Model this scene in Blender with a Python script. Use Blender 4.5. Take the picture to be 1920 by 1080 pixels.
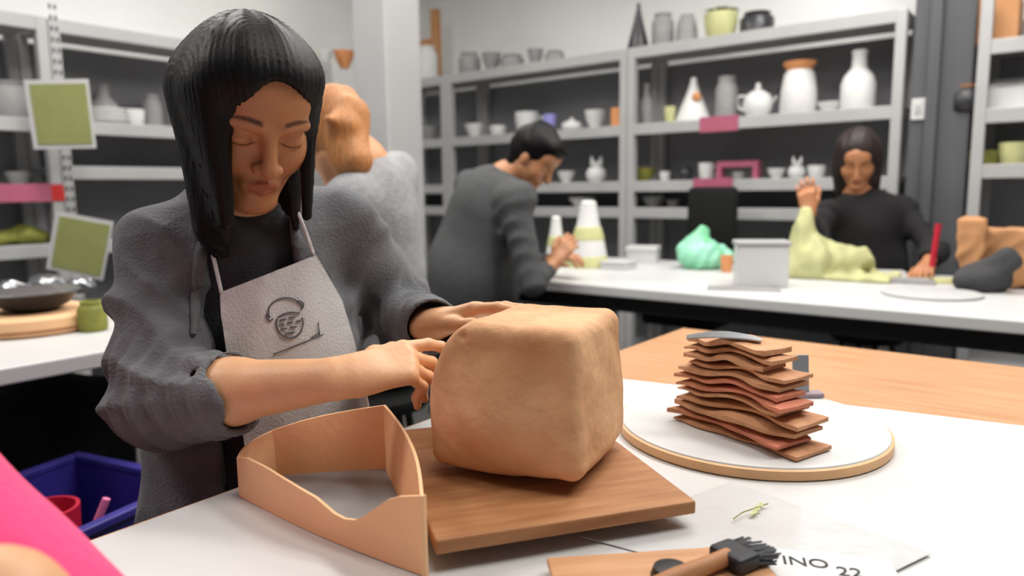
import bpy, bmesh, math, random
import numpy as np
from mathutils import Vector, Matrix

for o in list(bpy.data.objects):
    bpy.data.objects.remove(o)
SC = bpy.context.scene
COL = SC.collection
random.seed(7)

# ------------------------------------------------------------------ camera
FPX = 1360.0                      # focal length in pixels of a 1920 wide frame
CAM = np.array([0.0, 0.0, 1.13])
PITCH = math.atan((540 - 355) / FPX)
ROLL = 0.013
_f = np.array([0, math.cos(PITCH), -math.sin(PITCH)])
_r0 = np.array([1.0, 0, 0])
_u0 = np.array([0, math.sin(PITCH), math.cos(PITCH)])
_u = math.cos(ROLL) * _u0 + math.sin(ROLL) * _r0
_r = math.cos(ROLL) * _r0 - math.sin(ROLL) * _u0
cd = bpy.data.cameras.new('camera')
cd.sensor_width = 36.0
cd.lens = 36.0 * FPX / 1920
cd.clip_start = 0.02
cd.dof.use_dof = True
cd.dof.focus_distance = 0.93
cd.dof.aperture_fstop = 3.0
cam = bpy.data.objects.new('camera', cd)
COL.objects.link(cam)
cam.matrix_world = Matrix(((_r[0], _u[0], -_f[0], CAM[0]), (_r[1], _u[1], -_f[1], CAM[1]),
                           (_r[2], _u[2], -_f[2], CAM[2]), (0, 0, 0, 1)))
SC.camera = cam

def ray(u, v):
    return _f + (u - 960) / FPX * _r + (540 - v) / FPX * _u
def P(u, v, Y):                   # photo pixel -> point at distance Y down the room
    d = ray(u, v)
    return CAM + d * (Y / d[1])
def Z(u, v, z):                   # photo pixel -> point on the level z
    d = ray(u, v)
    return CAM + d * ((z - CAM[2]) / d[2])
def PL(u, v, q, n):               # photo pixel -> point on the plane through q with normal n
    d = ray(u, v)
    return CAM + d * (np.dot(np.array(q) - CAM, n) / np.dot(d, n))

# ------------------------------------------------------------------ world and exposure
W = bpy.data.worlds.new('world')
SC.world = W
W.use_nodes = True
W.node_tree.nodes['Background'].inputs[0].default_value = (0.95, 0.98, 1.0, 1)
W.node_tree.nodes['Background'].inputs[1].default_value = 0.24
SC.view_settings.view_transform = 'Standard'
SC.view_settings.look = 'None'
SC.view_settings.exposure = 0.0
SC.view_settings.gamma = 1.0
SC.view_settings.use_curve_mapping = False
LAMP_W = 24.0
LAMPS = [(-1.4, 2.6, 1), (0.6, 2.2, 1.1), (1.5, 1.0, 1.35), (-0.6, 3.9, 1), (1.6, 3.0, 1), (0.2, 0.6, 0.3), (-2.2, 1.2, 1)]

# ------------------------------------------------------------------ materials
def lin(c):
    return tuple(((x / 255) / 12.92 if x <= 10 else (((x / 255) + 0.055) / 1.055) ** 2.4) for x in c)
_M = {}
def mat(name, rgb, rough=0.6, var=0.12, scale=12.0, bump=0.0, bscale=60.0, metal=0.0, attr=None, spec=0.5,
        stretch=None, emit=0.0, alpha=1.0, trans=0.0, sheen=0.0, second=None, sss=0.0):
    if name in _M:
        return _M[name]
    m = bpy.data.materials.new(name)
    m.use_nodes = True
    nt = m.node_tree
    b = nt.nodes['Principled BSDF']
    N = nt.nodes.new
    L = nt.links.new
    c = lin(rgb)
    tc = N('ShaderNodeTexCoord')
    mp = N('ShaderNodeMapping')
    L(tc.outputs['Object'], mp.inputs[0])
    if stretch:
        mp.inputs['Scale'].default_value = stretch
    nz = N('ShaderNodeTexNoise')
    nz.inputs['Scale'].default_value = scale
    nz.inputs['Detail'].default_value = 6
    L(mp.outputs[0], nz.inputs['Vector'])
    rp = N('ShaderNodeValToRGB')
    c2 = lin(second) if second else tuple(min(1, x * (1 + var)) for x in c)
    c1 = c if second else tuple(x * (1 - var) for x in c)
    rp.color_ramp.elements[0].position = 0.32
    rp.color_ramp.elements[1].position = 0.68
    rp.color_ramp.elements[0].color = (*c1, 1)
    rp.color_ramp.elements[1].color = (*c2, 1)
    L(nz.outputs['Fac'], rp.inputs[0])
    out = rp.outputs[0]
    if attr:
        at = N('ShaderNodeAttribute')
        at.attribute_name = attr
        mx = N('ShaderNodeMix')
        mx.data_type = 'RGBA'
        mx.blend_type = 'MULTIPLY'
        mx.inputs[0].default_value = 1.0
        L(out, mx.inputs[6])
        L(at.outputs['Color'], mx.inputs[7])
        out = mx.outputs[2]
    L(out, b.inputs['Base Color'])
    b.inputs['Roughness'].default_value = rough
    b.inputs['Metallic'].default_value = metal
    b.inputs['Specular IOR Level'].default_value = spec
    if sheen:
        b.inputs['Sheen Weight'].default_value = sheen
    if sss:
        b.inputs['Subsurface Weight'].default_value = sss
        b.inputs['Subsurface Radius'].default_value = (0.012, 0.005, 0.003)
        b.inputs['Subsurface Scale'].default_value = 0.5
    if alpha < 1:
        b.inputs['Alpha'].default_value = alpha
    if trans:
        b.inputs['Transmission Weight'].default_value = trans
    if emit:
        L(out, b.inputs['Emission Color'])
        b.inputs['Emission Strength'].default_value = emit
    if bump:
        bz = N('ShaderNodeTexNoise')
        bz.inputs['Scale'].default_value = bscale
        bz.inputs['Detail'].default_value = 4
        L(mp.outputs[0], bz.inputs['Vector'])
        bp = N('ShaderNodeBump')
        bp.inputs['Strength'].default_value = bump
        bp.inputs['Distance'].default_value = 0.01
        L(bz.outputs['Fac'], bp.inputs['Height'])
        L(bp.outputs[0], b.inputs['Normal'])
    _M[name] = m
    return m

M_SHELF = mat('shelf_enamel', (174, 174, 174), 0.45, 0.05, 5)
M_BACK = mat('dark_back_board', (138, 138, 141), 0.8, 0.10, 3)
M_WALL = mat('wall_paint', (236, 236, 235), 0.85, 0.03, 2, 0.1, 40)
M_DARKWALL = mat('dark_wall_paint', (84, 85, 88), 0.8, 0.12, 3, 0.1, 40, stretch=(4, 4, 0.4))
M_FLOOR = mat('floor_concrete', (78, 77, 76), 0.55, 0.2, 4, 0.1, 30)
M_CEIL = mat('ceiling_paint', (225, 225, 222), 0.9, 0.02, 2)
M_PILLAR = mat('pillar_paint', (184, 184, 185), 0.6, 0.03, 3, 0.05, 60)
M_WOOD = mat('table_wood', (186, 134, 94), 0.34, 0.1, 6, 0.05, 30, stretch=(1, 12, 6), second=(206, 158, 118))
M_BOARD = mat('work_board_wood', (156, 104, 64), 0.6, 0.1, 9, 0.08, 60, stretch=(1.2, 9, 9), second=(178, 126, 82))
M_PAPER = mat('white_sheet', (209, 209, 208), 0.35, 0.02, 4, 0.12, 9)
M_WHITETOP = mat('white_laminate', (204, 204, 204), 0.4, 0.02, 3)
M_CLAY = mat('leather_hard_clay', (190, 138, 94), 0.72, 0.1, 9, 0.35, 45, second=(228, 180, 136))
M_CLAY2 = mat('clay_strip', (172, 120, 82), 0.7, 0.1, 25, 0.35, 70, second=(204, 150, 110))
M_CLAYRED = mat('clay_strip_red', (178, 118, 82), 0.7, 0.1, 14, 0.35, 70, second=(204, 124, 98))
M_JACKET = mat('jacket_denim', (98, 99, 103), 0.9, 0.22, 22, 0.35, 240, sheen=0.15, attr='tint')
M_SHIRT = mat('dark_shirt', (56, 55, 58), 0.9, 0.15, 25, 0.3, 200, attr='tint')
M_APRON = mat('apron_canvas', (196, 194, 194), 0.85, 0.05, 18, 0.25, 260)
M_PRINT = mat('print_ink', (78, 78, 82), 0.8, 0.1, 30)
M_SKIN = mat('skin', (220, 168, 126), 0.48, 0.05, 22, 0.08, 160, attr='tint', sss=0.12)
M_HAIR = mat('black_hair', (8, 7, 8), 0.5, 0.3, 40, 0.1, 60, stretch=(6, 6, 0.6), spec=0.22)
M_GINGER = mat('ginger_hair', (196, 132, 78), 0.5, 0.25, 40, 0.4, 60, stretch=(6, 6, 0.6))
M_BROWNH = mat('dark_brown_hair', (38, 24, 22), 0.45, 0.3, 40, 0.3, 60, stretch=(6, 6, 0.6))
M_PINK = mat('pink_fabric', (255, 58, 124), 0.8, 0.06, 10, 0.2, 120, sheen=0.2)
M_GREYKNIT = mat('grey_heather_knit', (158, 159, 162), 0.9, 0.12, 50, 0.4, 150, attr='tint')
M_DARKKNIT = mat('charcoal_knit', (76, 77, 79), 0.9, 0.12, 40, 0.4, 150, attr='tint')
M_BLACKC = mat('black_cotton', (26, 25, 27), 0.9, 0.15, 30, 0.3, 150, attr='tint')
M_TROUSER = mat('dark_trousers', (38, 38, 42), 0.9, 0.15, 30, 0.3, 150, attr='tint')
M_WHITECER = mat('white_bisque', (222, 222, 221), 0.55, 0.03, 20, 0.05, 60)
M_GREYCER = mat('grey_bisque', (150, 149, 149), 0.6, 0.06, 20, 0.05, 60)
M_DARKCER = mat('dark_glaze', (48, 48, 52), 0.35, 0.1, 20)
M_ORANGE = mat('orange_terracotta', (222, 150, 96), 0.6, 0.08, 20)
M_OLIVE = mat('olive_green', (132, 134, 58), 0.7, 0.2, 25)
M_LIME = mat('lime_card', (146, 150, 92), 0.7, 0.06, 12)
M_LIMECLOTH = mat('lime_cloth', (186, 186, 136), 0.8, 0.1, 12, 0.3, 60)
M_MINT = mat('mint_plastic', (122, 206, 150), 0.35, 0.2, 9, 0.2, 30, second=(160, 226, 200))
M_PURPLE = mat('lilac_glaze', (150, 148, 214), 0.4, 0.08, 20)
M_PINKTAPE = mat('dusty_pink_tape', (172, 88, 112), 0.6, 0.06, 14)
M_REDTAPE = mat('red_tape', (196, 36, 30), 0.6, 0.06, 14)
M_YELLOW = mat('pale_yellow_plastic', (206, 206, 150), 0.5, 0.1, 14, 0.1, 40)
M_KRAFT = mat('kraft_card', (190, 138, 94), 0.8, 0.08, 10, 0.1, 60)
M_TANBOX = mat('tan_card', (238, 190, 144), 0.75, 0.05, 8, 0.12, 60)
M_METAL = mat('brushed_metal', (176, 178, 182), 0.28, 0.1, 30, metal=0.9)
M_DARKMETAL = mat('dark_metal', (52, 52, 55), 0.45, 0.1, 30, metal=0.6)
M_BLACKP = mat('black_plastic', (20, 20, 22), 0.4, 0.1, 14)
M_BLUE = mat('navy_plastic', (52, 44, 132), 0.4, 0.15, 10)
M_RED = mat('red_plastic', (186, 22, 52), 0.5, 0.1, 10)
M_FILM = mat('plastic_film', (206, 207, 207), 0.10, 0.05, 6, 0.5, 14, spec=0.9)
M_INK = mat('black_ink', (30, 30, 34), 0.7, 0.1, 10)
M_LIGHT = mat('lamp_diffuser', (255, 250, 242), 0.5, 0.0, 3, emit=4.0)
M_NAIL = (1.25, 0.72, 0.95)

# ------------------------------------------------------------------ object helpers
def tag(o, label=None, cat=None, group=None, kind=None):
    if label: o['label'] = label
    if cat: o['category'] = cat
    if group: o['group'] = group
    if kind: o['kind'] = kind
    return o
def empty(name, loc=(0, 0, 0), rz=0.0):
    o = bpy.data.objects.new(name, None)
    o.empty_display_size = 0.05
    COL.objects.link(o)
    o.location = Vector([float(x) for x in loc])
    o.rotation_euler = (0, 0, rz)
    return o
def obj(name, me, m, parent=None, loc=None, rz=0.0, world=False):
    """world=True: the mesh holds world coordinates and the parent sits elsewhere."""
    if isinstance(me, bmesh.types.BMesh):
        d = bpy.data.meshes.new(name)
        me.normal_update()
        me.to_mesh(d)
        me.free()
        me = d
    o = bpy.data.objects.new(name, me)
    COL.objects.link(o)
    if m and not me.materials:
        me.materials.append(m)
    if loc is not None:
        o.location = Vector([float(x) for x in loc])
    o.rotation_euler = (0, 0, rz)
    if parent:
        o.parent = parent
        if world:
            mw = Matrix.LocRotScale(parent.location, parent.rotation_euler, parent.scale)
            o.matrix_parent_inverse = mw.inverted()
    return o
def smooth(me_or_o, ang=40):
    me = me_or_o.data if hasattr(me_or_o, 'data') else me_or_o
    me.shade_smooth()
    if ang < 180:
        me.set_sharp_from_angle(angle=math.radians(ang))
    return me_or_o
def box(bm, lo, hi, bev=0.0, mtx=None):
    lo, hi = np.array(lo, float), np.array(hi, float)
    g = bmesh.ops.create_cube(bm, size=1.0)
    vs = g['verts']
    for v in vs:
        v.co = Vector([lo[i] + (v.co[i] + 0.5) * (hi[i] - lo[i]) for i in range(3)])
    if bev > 0:
        es = list({e for v in vs for e in v.link_edges})
        r = bmesh.ops.bevel(bm, geom=es, offset=bev, segments=2, profile=0.5, affect='EDGES')
        vs = list({v for f in r['faces'] for v in f.verts} | {v for v in vs if v.is_valid})
    if mtx is not None:
        for v in vs:
            v.co = mtx @ v.co
    return vs
def boxmesh(lo, hi, bev=0.0):
    bm = bmesh.new()
    box(bm, lo, hi, bev)
    return bm
def lathe(bm, prof, seg=20, wob=0.0, sx=1.0, sy=1.0, off=(0, 0, 0)):
    rings = []
    for (r, z) in prof:
        if r < 1e-5:
            rings.append([bm.verts.new((off[0], off[1], off[2] + z))])
        else:
            rg = []
            for k in range(seg):
                a = 2 * math.pi * k / seg
                q = r * (1 + wob * math.sin(3 * a + z * 40))
                rg.append(bm.verts.new((off[0] + q * math.cos(a) * sx, off[1] + q * math.sin(a) * sy, off[2] + z)))
            rings.append(rg)
    for A, B in zip(rings, rings[1:]):
        if len(A) == 1 and len(B) == 1:
            continue
        for k in range(seg):
            k2 = (k + 1) % seg
            if len(A) == 1:
                bm.faces.new((A[0], B[k2], B[k]))
            elif len(B) == 1:
                bm.faces.new((A[k], A[k2], B[0]))
            else:
                bm.faces.new((A[k], A[k2], B[k2], B[k]))
    if len(rings[0]) > 1:
        bm.faces.new(list(reversed(rings[0])))
    if len(rings[-1]) > 1:
        bm.faces.new(rings[-1])
    bmesh.ops.recalc_face_normals(bm, faces=bm.faces)
    return bm
def tube(bm, pts, r, seg=8, flat=None):
    pts = [np.array(p, float) for p in pts]
    n = len(pts)
    rs = r if hasattr(r, '__len__') else [r] * n
    rings = []
    up = np.array([0.0, 0, 1])
    for i in range(n):
        t = pts[min(i + 1, n - 1)] - pts[max(i - 1, 0)]
        t /= (np.linalg.norm(t) + 1e-9)
        ref = up if abs(t[2]) < 0.95 else np.array([1.0, 0, 0])
        a = np.cross(t, ref); a /= np.linalg.norm(a)
        b = np.cross(a, t)
        f2 = flat if flat else 1.0
        rings.append([bm.verts.new(Vector(pts[i] + rs[i] * (math.cos(2 * math.pi * k / seg) * a + f2 * math.sin(2 * math.pi * k / seg) * b)))
                      for k in range(seg)])
    for A, B in zip(rings, rings[1:]):
        for k in range(seg):
            bm.faces.new((A[k], A[(k + 1) % seg], B[(k + 1) % seg], B[k]))
    bm.faces.new(list(reversed(rings[0])))
    bm.faces.new(rings[-1])
    bmesh.ops.recalc_face_normals(bm, faces=bm.faces)
    return bm

# ------------------------------------------------------------------ implicit surfaces (bodies, cloth, clay)
class Field:
    def __init__(s, lo, hi, vox):
        s.lo = np.array(lo, np.float32)
        s.vox = vox
        s.n = np.ceil((np.array(hi) - np.array(lo)) / vox).astype(int) + 1
        s.D = np.full(s.n, 0.06, np.float32)
    def sub(s, lo, hi, m):
        a = np.maximum(np.floor((np.array(lo) - m - s.lo) / s.vox).astype(int), 0)
        b = np.minimum(np.ceil((np.array(hi) + m - s.lo) / s.vox).astype(int) + 1, s.n)
        if np.any(b <= a):
            return None, None
        sl = tuple(slice(x, y) for x, y in zip(a, b))
        g = [s.lo[i] + s.vox * np.arange(a[i], b[i], dtype=np.float32) for i in range(3)]
        return sl, np.meshgrid(*g, indexing='ij', sparse=True)
    def put(s, sl, d, k, op):
        D = s.D[sl]
        if op == 'add':
            h = np.clip(0.5 + 0.5 * (D - d) / k, 0, 1)
            s.D[sl] = D * (1 - h) + d * h - k * h * (1 - h)
        else:                      # carve
            d = -d
            h = np.clip(0.5 - 0.5 * (D - d) / k, 0, 1)
            s.D[sl] = D * (1 - h) + d * h + k * h * (1 - h)
    def cone(s, a, b, ra, rb, k=0.01, op='add', flat=None, ff=1.0):
        """tapered capsule; flat = direction in which it is squeezed by ff."""
        a, b = np.array(a, np.float32), np.array(b, np.float32)
        R = max(ra, rb)
        m = R + k + 0.03
        sl, g = s.sub(np.minimum(a, b), np.maximum(a, b), m)
        if sl is None:
            return s
        x, y, z = g[0] - a[0], g[1] - a[1], g[2] - a[2]
        ab = b - a
        L2 = float(ab @ ab) + 1e-12
        if flat is not None:
            n = np.array(flat, np.float32)
            n = n / np.linalg.norm(n)
            ab_n = float(ab @ n)
            q = x * n[0] + y * n[1] + z * n[2]
        t = np.clip((x * ab[0] + y * ab[1] + z * ab[2]) / L2, 0, 1)
        px, py, pz = x - t * ab[0], y - t * ab[1], z - t * ab[2]
        if flat is not None:
            qn = px * n[0] + py * n[1] + pz * n[2]
            e = (1.0 / ff - 1.0) * qn
            px, py, pz = px + e * n[0], py + e * n[1], pz + e * n[2]
        d = np.sqrt(px * px + py * py + pz * pz) - (ra + (rb - ra) * t)
        if flat is not None:
            d = d * (0.5 + 0.5 * ff)
        s.put(sl, d.astype(np.float32), k, op)
        return s
    def ell(s, c, rad, k=0.01, op='add', R=None):
        """ellipsoid; R rows are its local axes."""
        c = np.array(c, np.float32)
        rad = np.array(rad, np.float32)
        m = float(rad.max()) + k + 0.02
        sl, g = s.sub(c, c, m)
        if sl is None:
            return s
        x, y, z = g[0] - c[0], g[1] - c[1], g[2] - c[2]
        if R is None:
            R = np.eye(3)
        q = [x * R[i][0] + y * R[i][1] + z * R[i][2] for i in range(3)]
        k0 = np.sqrt(sum((q[i] / rad[i]) ** 2 for i in range(3)))
        k1 = np.sqrt(sum((q[i] / rad[i] ** 2) ** 2 for i in range(3))) + 1e-6
        d = k0 * (k0 - 1) / k1
        s.put(sl, d.astype(np.float32), k, op)
        return s
    def rbox(s, c, half, rnd, R=None, k=0.01, op='add', taper=0.0):
        c = np.array(c, np.float32)
        half = np.array(half, np.float32)
        m = float(np.linalg.norm(half)) + k + 0.02
        sl, g = s.sub(c, c, m)
        if sl is None:
            return s
        x, y, z = g[0] - c[0], g[1] - c[1], g[2] - c[2]
        if R is None:
            R = np.eye(3)
        q = [x * R[i][0] + y * R[i][1] + z * R[i][2] for i in range(3)]
        sc = 1.0 - taper * np.clip(q[2] / half[2], -1.2, 1.2)
        e = [np.abs(q[0]) - half[0] * sc + rnd, np.abs(q[1]) - half[1] * sc + rnd, np.abs(q[2]) - half[2] + rnd + 0 * sc]
        o = np.sqrt(sum(np.maximum(w, 0) ** 2 for w in e))
        d = o + np.minimum(np.maximum(np.maximum(e[0], e[1]), e[2]), 0) - rnd
        s.put(sl, d.astype(np.float32), k, op)
        return s
    def disp(s, fn, lo=None, hi=None):
        sl, g = s.sub(s.lo if lo is None else lo, s.lo + s.vox * s.n if hi is None else hi, 0)
        near = np.abs(s.D[sl]) < 0.03
        if not near.any():
            return s
        ii = np.nonzero(near)
        x = g[0].ravel()[ii[0]]; y = g[1].ravel()[ii[1]]; z = g[2].ravel()[ii[2]]
        D = s.D[sl]
        D[ii] += fn(x, y, z).astype(np.float32)
        return s
    def at(s, p):
        q = (np.asarray(p, np.float32) - s.lo) / s.vox
        q = np.clip(q, 0, s.n - 1.001)
        i = q.astype(int); f = q - i
        r = 0
        for dx in (0, 1):
            for dy in (0, 1):
                for dz in (0, 1):
                    w = (f[..., 0] if dx else 1 - f[..., 0]) * (f[..., 1] if dy else 1 - f[..., 1]) * (f[..., 2] if dz else 1 - f[..., 2])
                    r = r + w * s.D[i[..., 0] + dx, i[..., 1] + dy, i[..., 2] + dz]
        return r
    def hit(s, u, v, off=0.0, t0=0.3, t1=2.0):
        """first crossing of the off-set surface along a photo ray"""
        d = ray(u, v)
        ts = np.arange(t0, t1, s.vox * 0.5)
        p = CAM + ts[:, None] * d
        ok = np.all((p > s.lo) & (p < s.lo + s.vox * (s.n - 1)), axis=1)
        dd = np.where(ok, s.at(p), 1.0)
        h = np.nonzero(dd < off)[0]
        return p[h[0]] if len(h) else None
    def mesh(s, name, paint=None, blur=0):
        D = s.D
        for ax in range(3):        # close the solid at the border of the grid
            sl = [slice(None)] * 3
            for e in (0, -1):
                sl[ax] = e
                D[tuple(sl)] = np.maximum(D[tuple(sl)], 1e-4)
        for _ in range(blur):
            for ax in range(3):
                D = (np.roll(D, 1, ax) + 2 * D + np.roll(D, -1, ax)) / 4
        ins = D < 0
        c = np.zeros(tuple(x - 1 for x in D.shape), np.int8)
        for dx in (0, 1):
            for dy in (0, 1):
                for dz in (0, 1):
                    c += ins[dx:D.shape[0] - 1 + dx, dy:D.shape[1] - 1 + dy, dz:D.shape[2] - 1 + dz]
        ci, cj, ck = np.nonzero((c > 0) & (c < 8))
        nv = len(ci)
        idx = np.full(c.shape, -1, np.int32)
        idx[ci, cj, ck] = np.arange(nv)
        corner = [(dx, dy, dz) for dx in (0, 1) for dy in (0, 1) for dz in (0, 1)]
        val = np.stack([D[ci + a, cj + b, ck + e] for a, b, e in corner], 1)
        pos = np.zeros((nv, 3), np.float64); cnt = np.zeros(nv)
        cc = np.array(corner, float)
        for a in range(8):
            for b in range(a + 1, 8):
                if np.abs(cc[a] - cc[b]).sum() == 1:
                    m = (val[:, a] < 0) != (val[:, b] < 0)
                    t = val[m, a] / (val[m, a] - val[m, b])
                    pos[m] += cc[a] + t[:, None] * (cc[b] - cc[a])
                    cnt[m] += 1
        pos /= cnt[:, None]
        V = (np.stack([ci, cj, ck], 1) + pos) * s.vox + s.lo
        faces = []
        for ax in range(3):
            o1, o2 = [(1, 2), (2, 0), (0, 1)][ax]
            sa = [slice(1, -1)] * 3; sb = [slice(1, -1)] * 3
            sa[ax] = slice(0, -1); sb[ax] = slice(1, None)
            A, B = ins[tuple(sa)], ins[tuple(sb)]
            e = np.stack(np.nonzero(A != B), 1)
            if not len(e):
                continue
            inv = A[tuple(e.T)]
            base = e.copy()
            base[:, [o1, o2]] += 1
            def cell(a, b):
                q = base.copy()
                q[:, o1] -= a; q[:, o2] -= b
                return idx[q[:, 0], q[:, 1], q[:, 2]]
            q = np.stack([cell(1, 1), cell(0, 1), cell(0, 0), cell(1, 0)], 1)
            q[~inv] = q[~inv][:, ::-1]
            faces.append(q)
        F = np.concatenate(faces)
        F = F[(F >= 0).all(1)]
        me = bpy.data.meshes.new(name)
        me.vertices.add(nv)
        me.vertices.foreach_set('co', V.astype(np.float32).ravel())
        me.loops.add(len(F) * 4)
        me.loops.foreach_set('vertex_index', F.astype(np.int32).ravel())
        me.polygons.add(len(F))
        me.polygons.foreach_set('loop_start', np.arange(0, len(F) * 4, 4, dtype=np.int32))
        me.polygons.foreach_set('loop_total', np.full(len(F), 4, np.int32))
        me.update(calc_edges=True)
        me.shade_smooth()
        if paint is not None:
            at = me.color_attributes.new('tint', 'FLOAT_COLOR', 'POINT')
            cl = np.ones((nv, 4), np.float32)
            paint(V, cl)
            at.data.foreach_set('color', cl.ravel())
        return me
def unit(v):
    v = np.array(v, float)
    return v / np.linalg.norm(v)
def white(V, cl):
    pass
def wob(x, y, z, f, seed=0):
    """cheap smooth noise, about -1..1"""
    r = random.Random(seed)
    s = 0
    for i in range(5):
        a = [r.gauss(0, 1) * f for _ in range(3)]
        s = s + np.sin(a[0] * x + a[1] * y + a[2] * z + r.random() * 6.28)
    return s / 2.6
# ------------------------------------------------------------------ the room
AR = math.radians(-38.46)                     # run of the right bank of shelves
AL = AR + math.pi / 2                         # run of the left bank
dR = np.array([math.cos(AR), math.sin(AR), 0])
dL = np.array([math.cos(AL), math.sin(AL), 0])
nR = -dL                                      # out of the right wall into the room
nL = dR                                       # out of the left wall into the room
R0 = np.array([0.71, 4.50, 0.0])
L0 = np.array([-2.165, 3.55, 0.0])
SD = 0.45                                     # depth of a shelf
def to_local(p, o, ax, ay):
    q = np.array(p) - o
    return float(q @ ax), float(q @ ay)

# corner of the two walls
wR = R0 + dL * (SD + 0.05)
wL = L0 - dR * (SD + 0.05)
tt = float((wL - wR) @ dR)
corner = wR + dR * tt
def wall(name, a, b, z0, z1, into, m, th=0.12):
    a, b = np.array(a), np.array(b)
    bm = bmesh.new()
    vs = []
    for p in (a, b, b + into * th, a + into * th):
        vs.append((p[0], p[1]))
    lo = [bm.verts.new((x, y, z0)) for x, y in vs]
    hi = [bm.verts.new((x, y, z1)) for x, y in vs]
    bm.faces.new(lo); bm.faces.new(hi)
    for i in range(4):
        bm.faces.new((lo[i], lo[(i + 1) % 4], hi[(i + 1) % 4], hi[i]))
    bmesh.ops.recalc_face_normals(bm, faces=bm.faces)
    return tag(obj(name, bm, m), kind='structure')
wall('wall_right', corner - dR * 0.12, corner + dR * 7.5, -0.1, 3.0, dL, M_WALL)
wall('wall_left', corner, corner - dL * 7.5, -0.1, 3.0, -dR, M_WALL)
bm = boxmesh((-9, -4, -0.1), (9, 9, 0.0))
tag(obj('floor', bm, M_FLOOR), kind='structure')
bm = boxmesh((-9, -4, 3.0), (9, 9, 3.1))
tag(obj('ceiling', bm, M_CEIL), kind='structure')
bo = 0.1
wall('baseboard_right', wR + dR * (tt + 0.02) - dL * 0.015, wR + dR * (tt + 7.4) - dL * 0.015, 0, 0.1, dL, M_PILLAR, 0.014)
wall('baseboard_left', corner - dL * 0.02 + dR * 0.015, corner - dL * 7.4 + dR * 0.015, 0, 0.1, -dR, M_PILLAR, 0.014)

# square pillar in front of the corner
pc = P(733, 300, 4.1)
bm = boxmesh((-0.13, -0.13, 0), (0.13, 0.13, 3.0), 0.012)
o = obj('pillar', bm, M_PILLAR, loc=(pc[0], pc[1], 0), rz=AR)
tag(o, kind='structure')
# dark wall stub and grey post right of the long shelves
q = PL(1752, 200, R0 + dR * 1.62, np.array([0.0, -1.0, 0]))
bm = bmesh.new()
box(bm, (1.53, 0.02, 0), (1.78, 0.30, 3.0), 0.006)
box(bm, (1.60, -0.015, 0), (1.65, 0.03, 3.0), 0.004)
o = tag(obj('trim_1', bm, M_DARKWALL, loc=R0, rz=AR), kind='structure')

# ceiling panel lights
def ceiling_light(x, y, watt, label):
    t = empty('ceiling_light', (x, y, 2.94), AR)
    tag(t, label, 'ceiling light', 'ceiling panel lights')
    bm = bmesh.new()
    for lo, hi in (((-0.62, -0.32, 0), (0.62, -0.28, 0.06)), ((-0.62, 0.28, 0), (0.62, 0.32, 0.06)),
                   ((-0.62, -0.28, 0), (-0.58, 0.28, 0.06)), ((0.58, -0.28, 0), (0.62, 0.28, 0.06))):
        box(bm, lo, hi)
    obj('frame', bm, M_SHELF, t)
    obj('diffuser', boxmesh((-0.58, -0.28, 0.02), (0.58, 0.28, 0.055)), M_LIGHT, t)
    ld = bpy.data.lights.new('panel_lamp', 'AREA')
    ld.shape = 'RECTANGLE'; ld.size = 1.1; ld.size_y = 0.5
    ld.energy = watt
    ld.color = (1.0, 0.975, 0.94)
    lo_ = bpy.data.objects.new('panel_lamp', ld)
    COL.objects.link(lo_)
    lo_.parent = t
    lo_.location = (0, 0, 0.012)
for x, y, k in LAMPS:
    ceiling_light(x, y, LAMP_W * k, 'white panel light on the ceiling')

# ------------------------------------------------------------------ shelving
ZS = (1.96, 1.51, 1.17, 1.01)
def shelving(o, rz, w, zs, label, top=1.957, slots=False, tapes=(), back=True):
    t = empty('shelving_unit', o, rz)
    tag(t, label, 'shelving')
    post = boxmesh((-0.024, -0.024, 0), (0.024, 0.024, top), 0.003)
    first = obj('post', post, M_SHELF, t, (0.024, 0.024, 0))
    for x, y in ((w - 0.024, 0.024), (0.024, SD - 0.024), (w - 0.024, SD - 0.024)):
        obj('post', first.data, None, t, (x, y, 0))
    if slots:
        bm = bmesh.new()
        for k in range(34):
            for dx in (-0.011, 0.011):
                box(bm, (0.024 + dx - 0.004, -0.003, 0.35 + k * 0.05), (0.024 + dx + 0.004, 0.003, 0.372 + k * 0.05))
        tag(obj('slot_row', bm, M_DARKMETAL, t), kind='stuff')
    for z in zs:
        bm = boxmesh((0.006, 0.004, z - 0.065), (w - 0.006, 0.022, z), 0.004)
        box(bm, (0.006, 0.02, z - 0.03), (w - 0.006, SD - 0.004, z - 0.004))
        s = obj('shelf', bm, M_SHELF, t)
    if back:
        obj('back_panel', boxmesh((0.0, SD + 0.004, 0.05), (w, SD + 0.016, top - 0.05)), M_BACK, t)
    for x, z, wd, hh, m2 in tapes:
        tp = obj('tape_label', boxmesh((x, -0.003, z - hh), (x + wd, 0.0035, z), 0.001), M_PINKTAPE, t)
        tp['label'] = 'dusty pink tape stuck on the shelf edge'
        if m2:
            obj('tape_end', boxmesh((x + wd - 0.05, -0.0045, z - hh * 0.95), (x + wd + 0.005, -0.0028, z - hh * 0.1)), M_REDTAPE, tp)
    return t
def plane_x(u, v, o, ax, n):
    return float((PL(u, v, o, n) - o) @ ax)
r1w = 1.50
R1 = R0 + dR * 0.0
tapes1 = [(plane_x(1312, 222, R1, dR, nR), 1.52, 0.225, 0.085, False), (plane_x(1300, 340, R1, dR, nR), 1.178, 0.235, 0.075, False)]
shelving(R1, AR, r1w, ZS + (0.55, 0.12), 'white steel shelving of white bottles and jars behind the white work table', tapes=tapes1)
R2 = R0 - dR * (1.50 + 0.004)
shelving(R2, AR, 1.50, ZS + (0.55, 0.12), 'white steel shelving behind the man in the charcoal sweater')
R3 = R2 - dR * (1.104)
shelving(R3, AR, 1.10, ZS + (0.55, 0.12), 'short white steel shelving in the corner behind the pillar')
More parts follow.
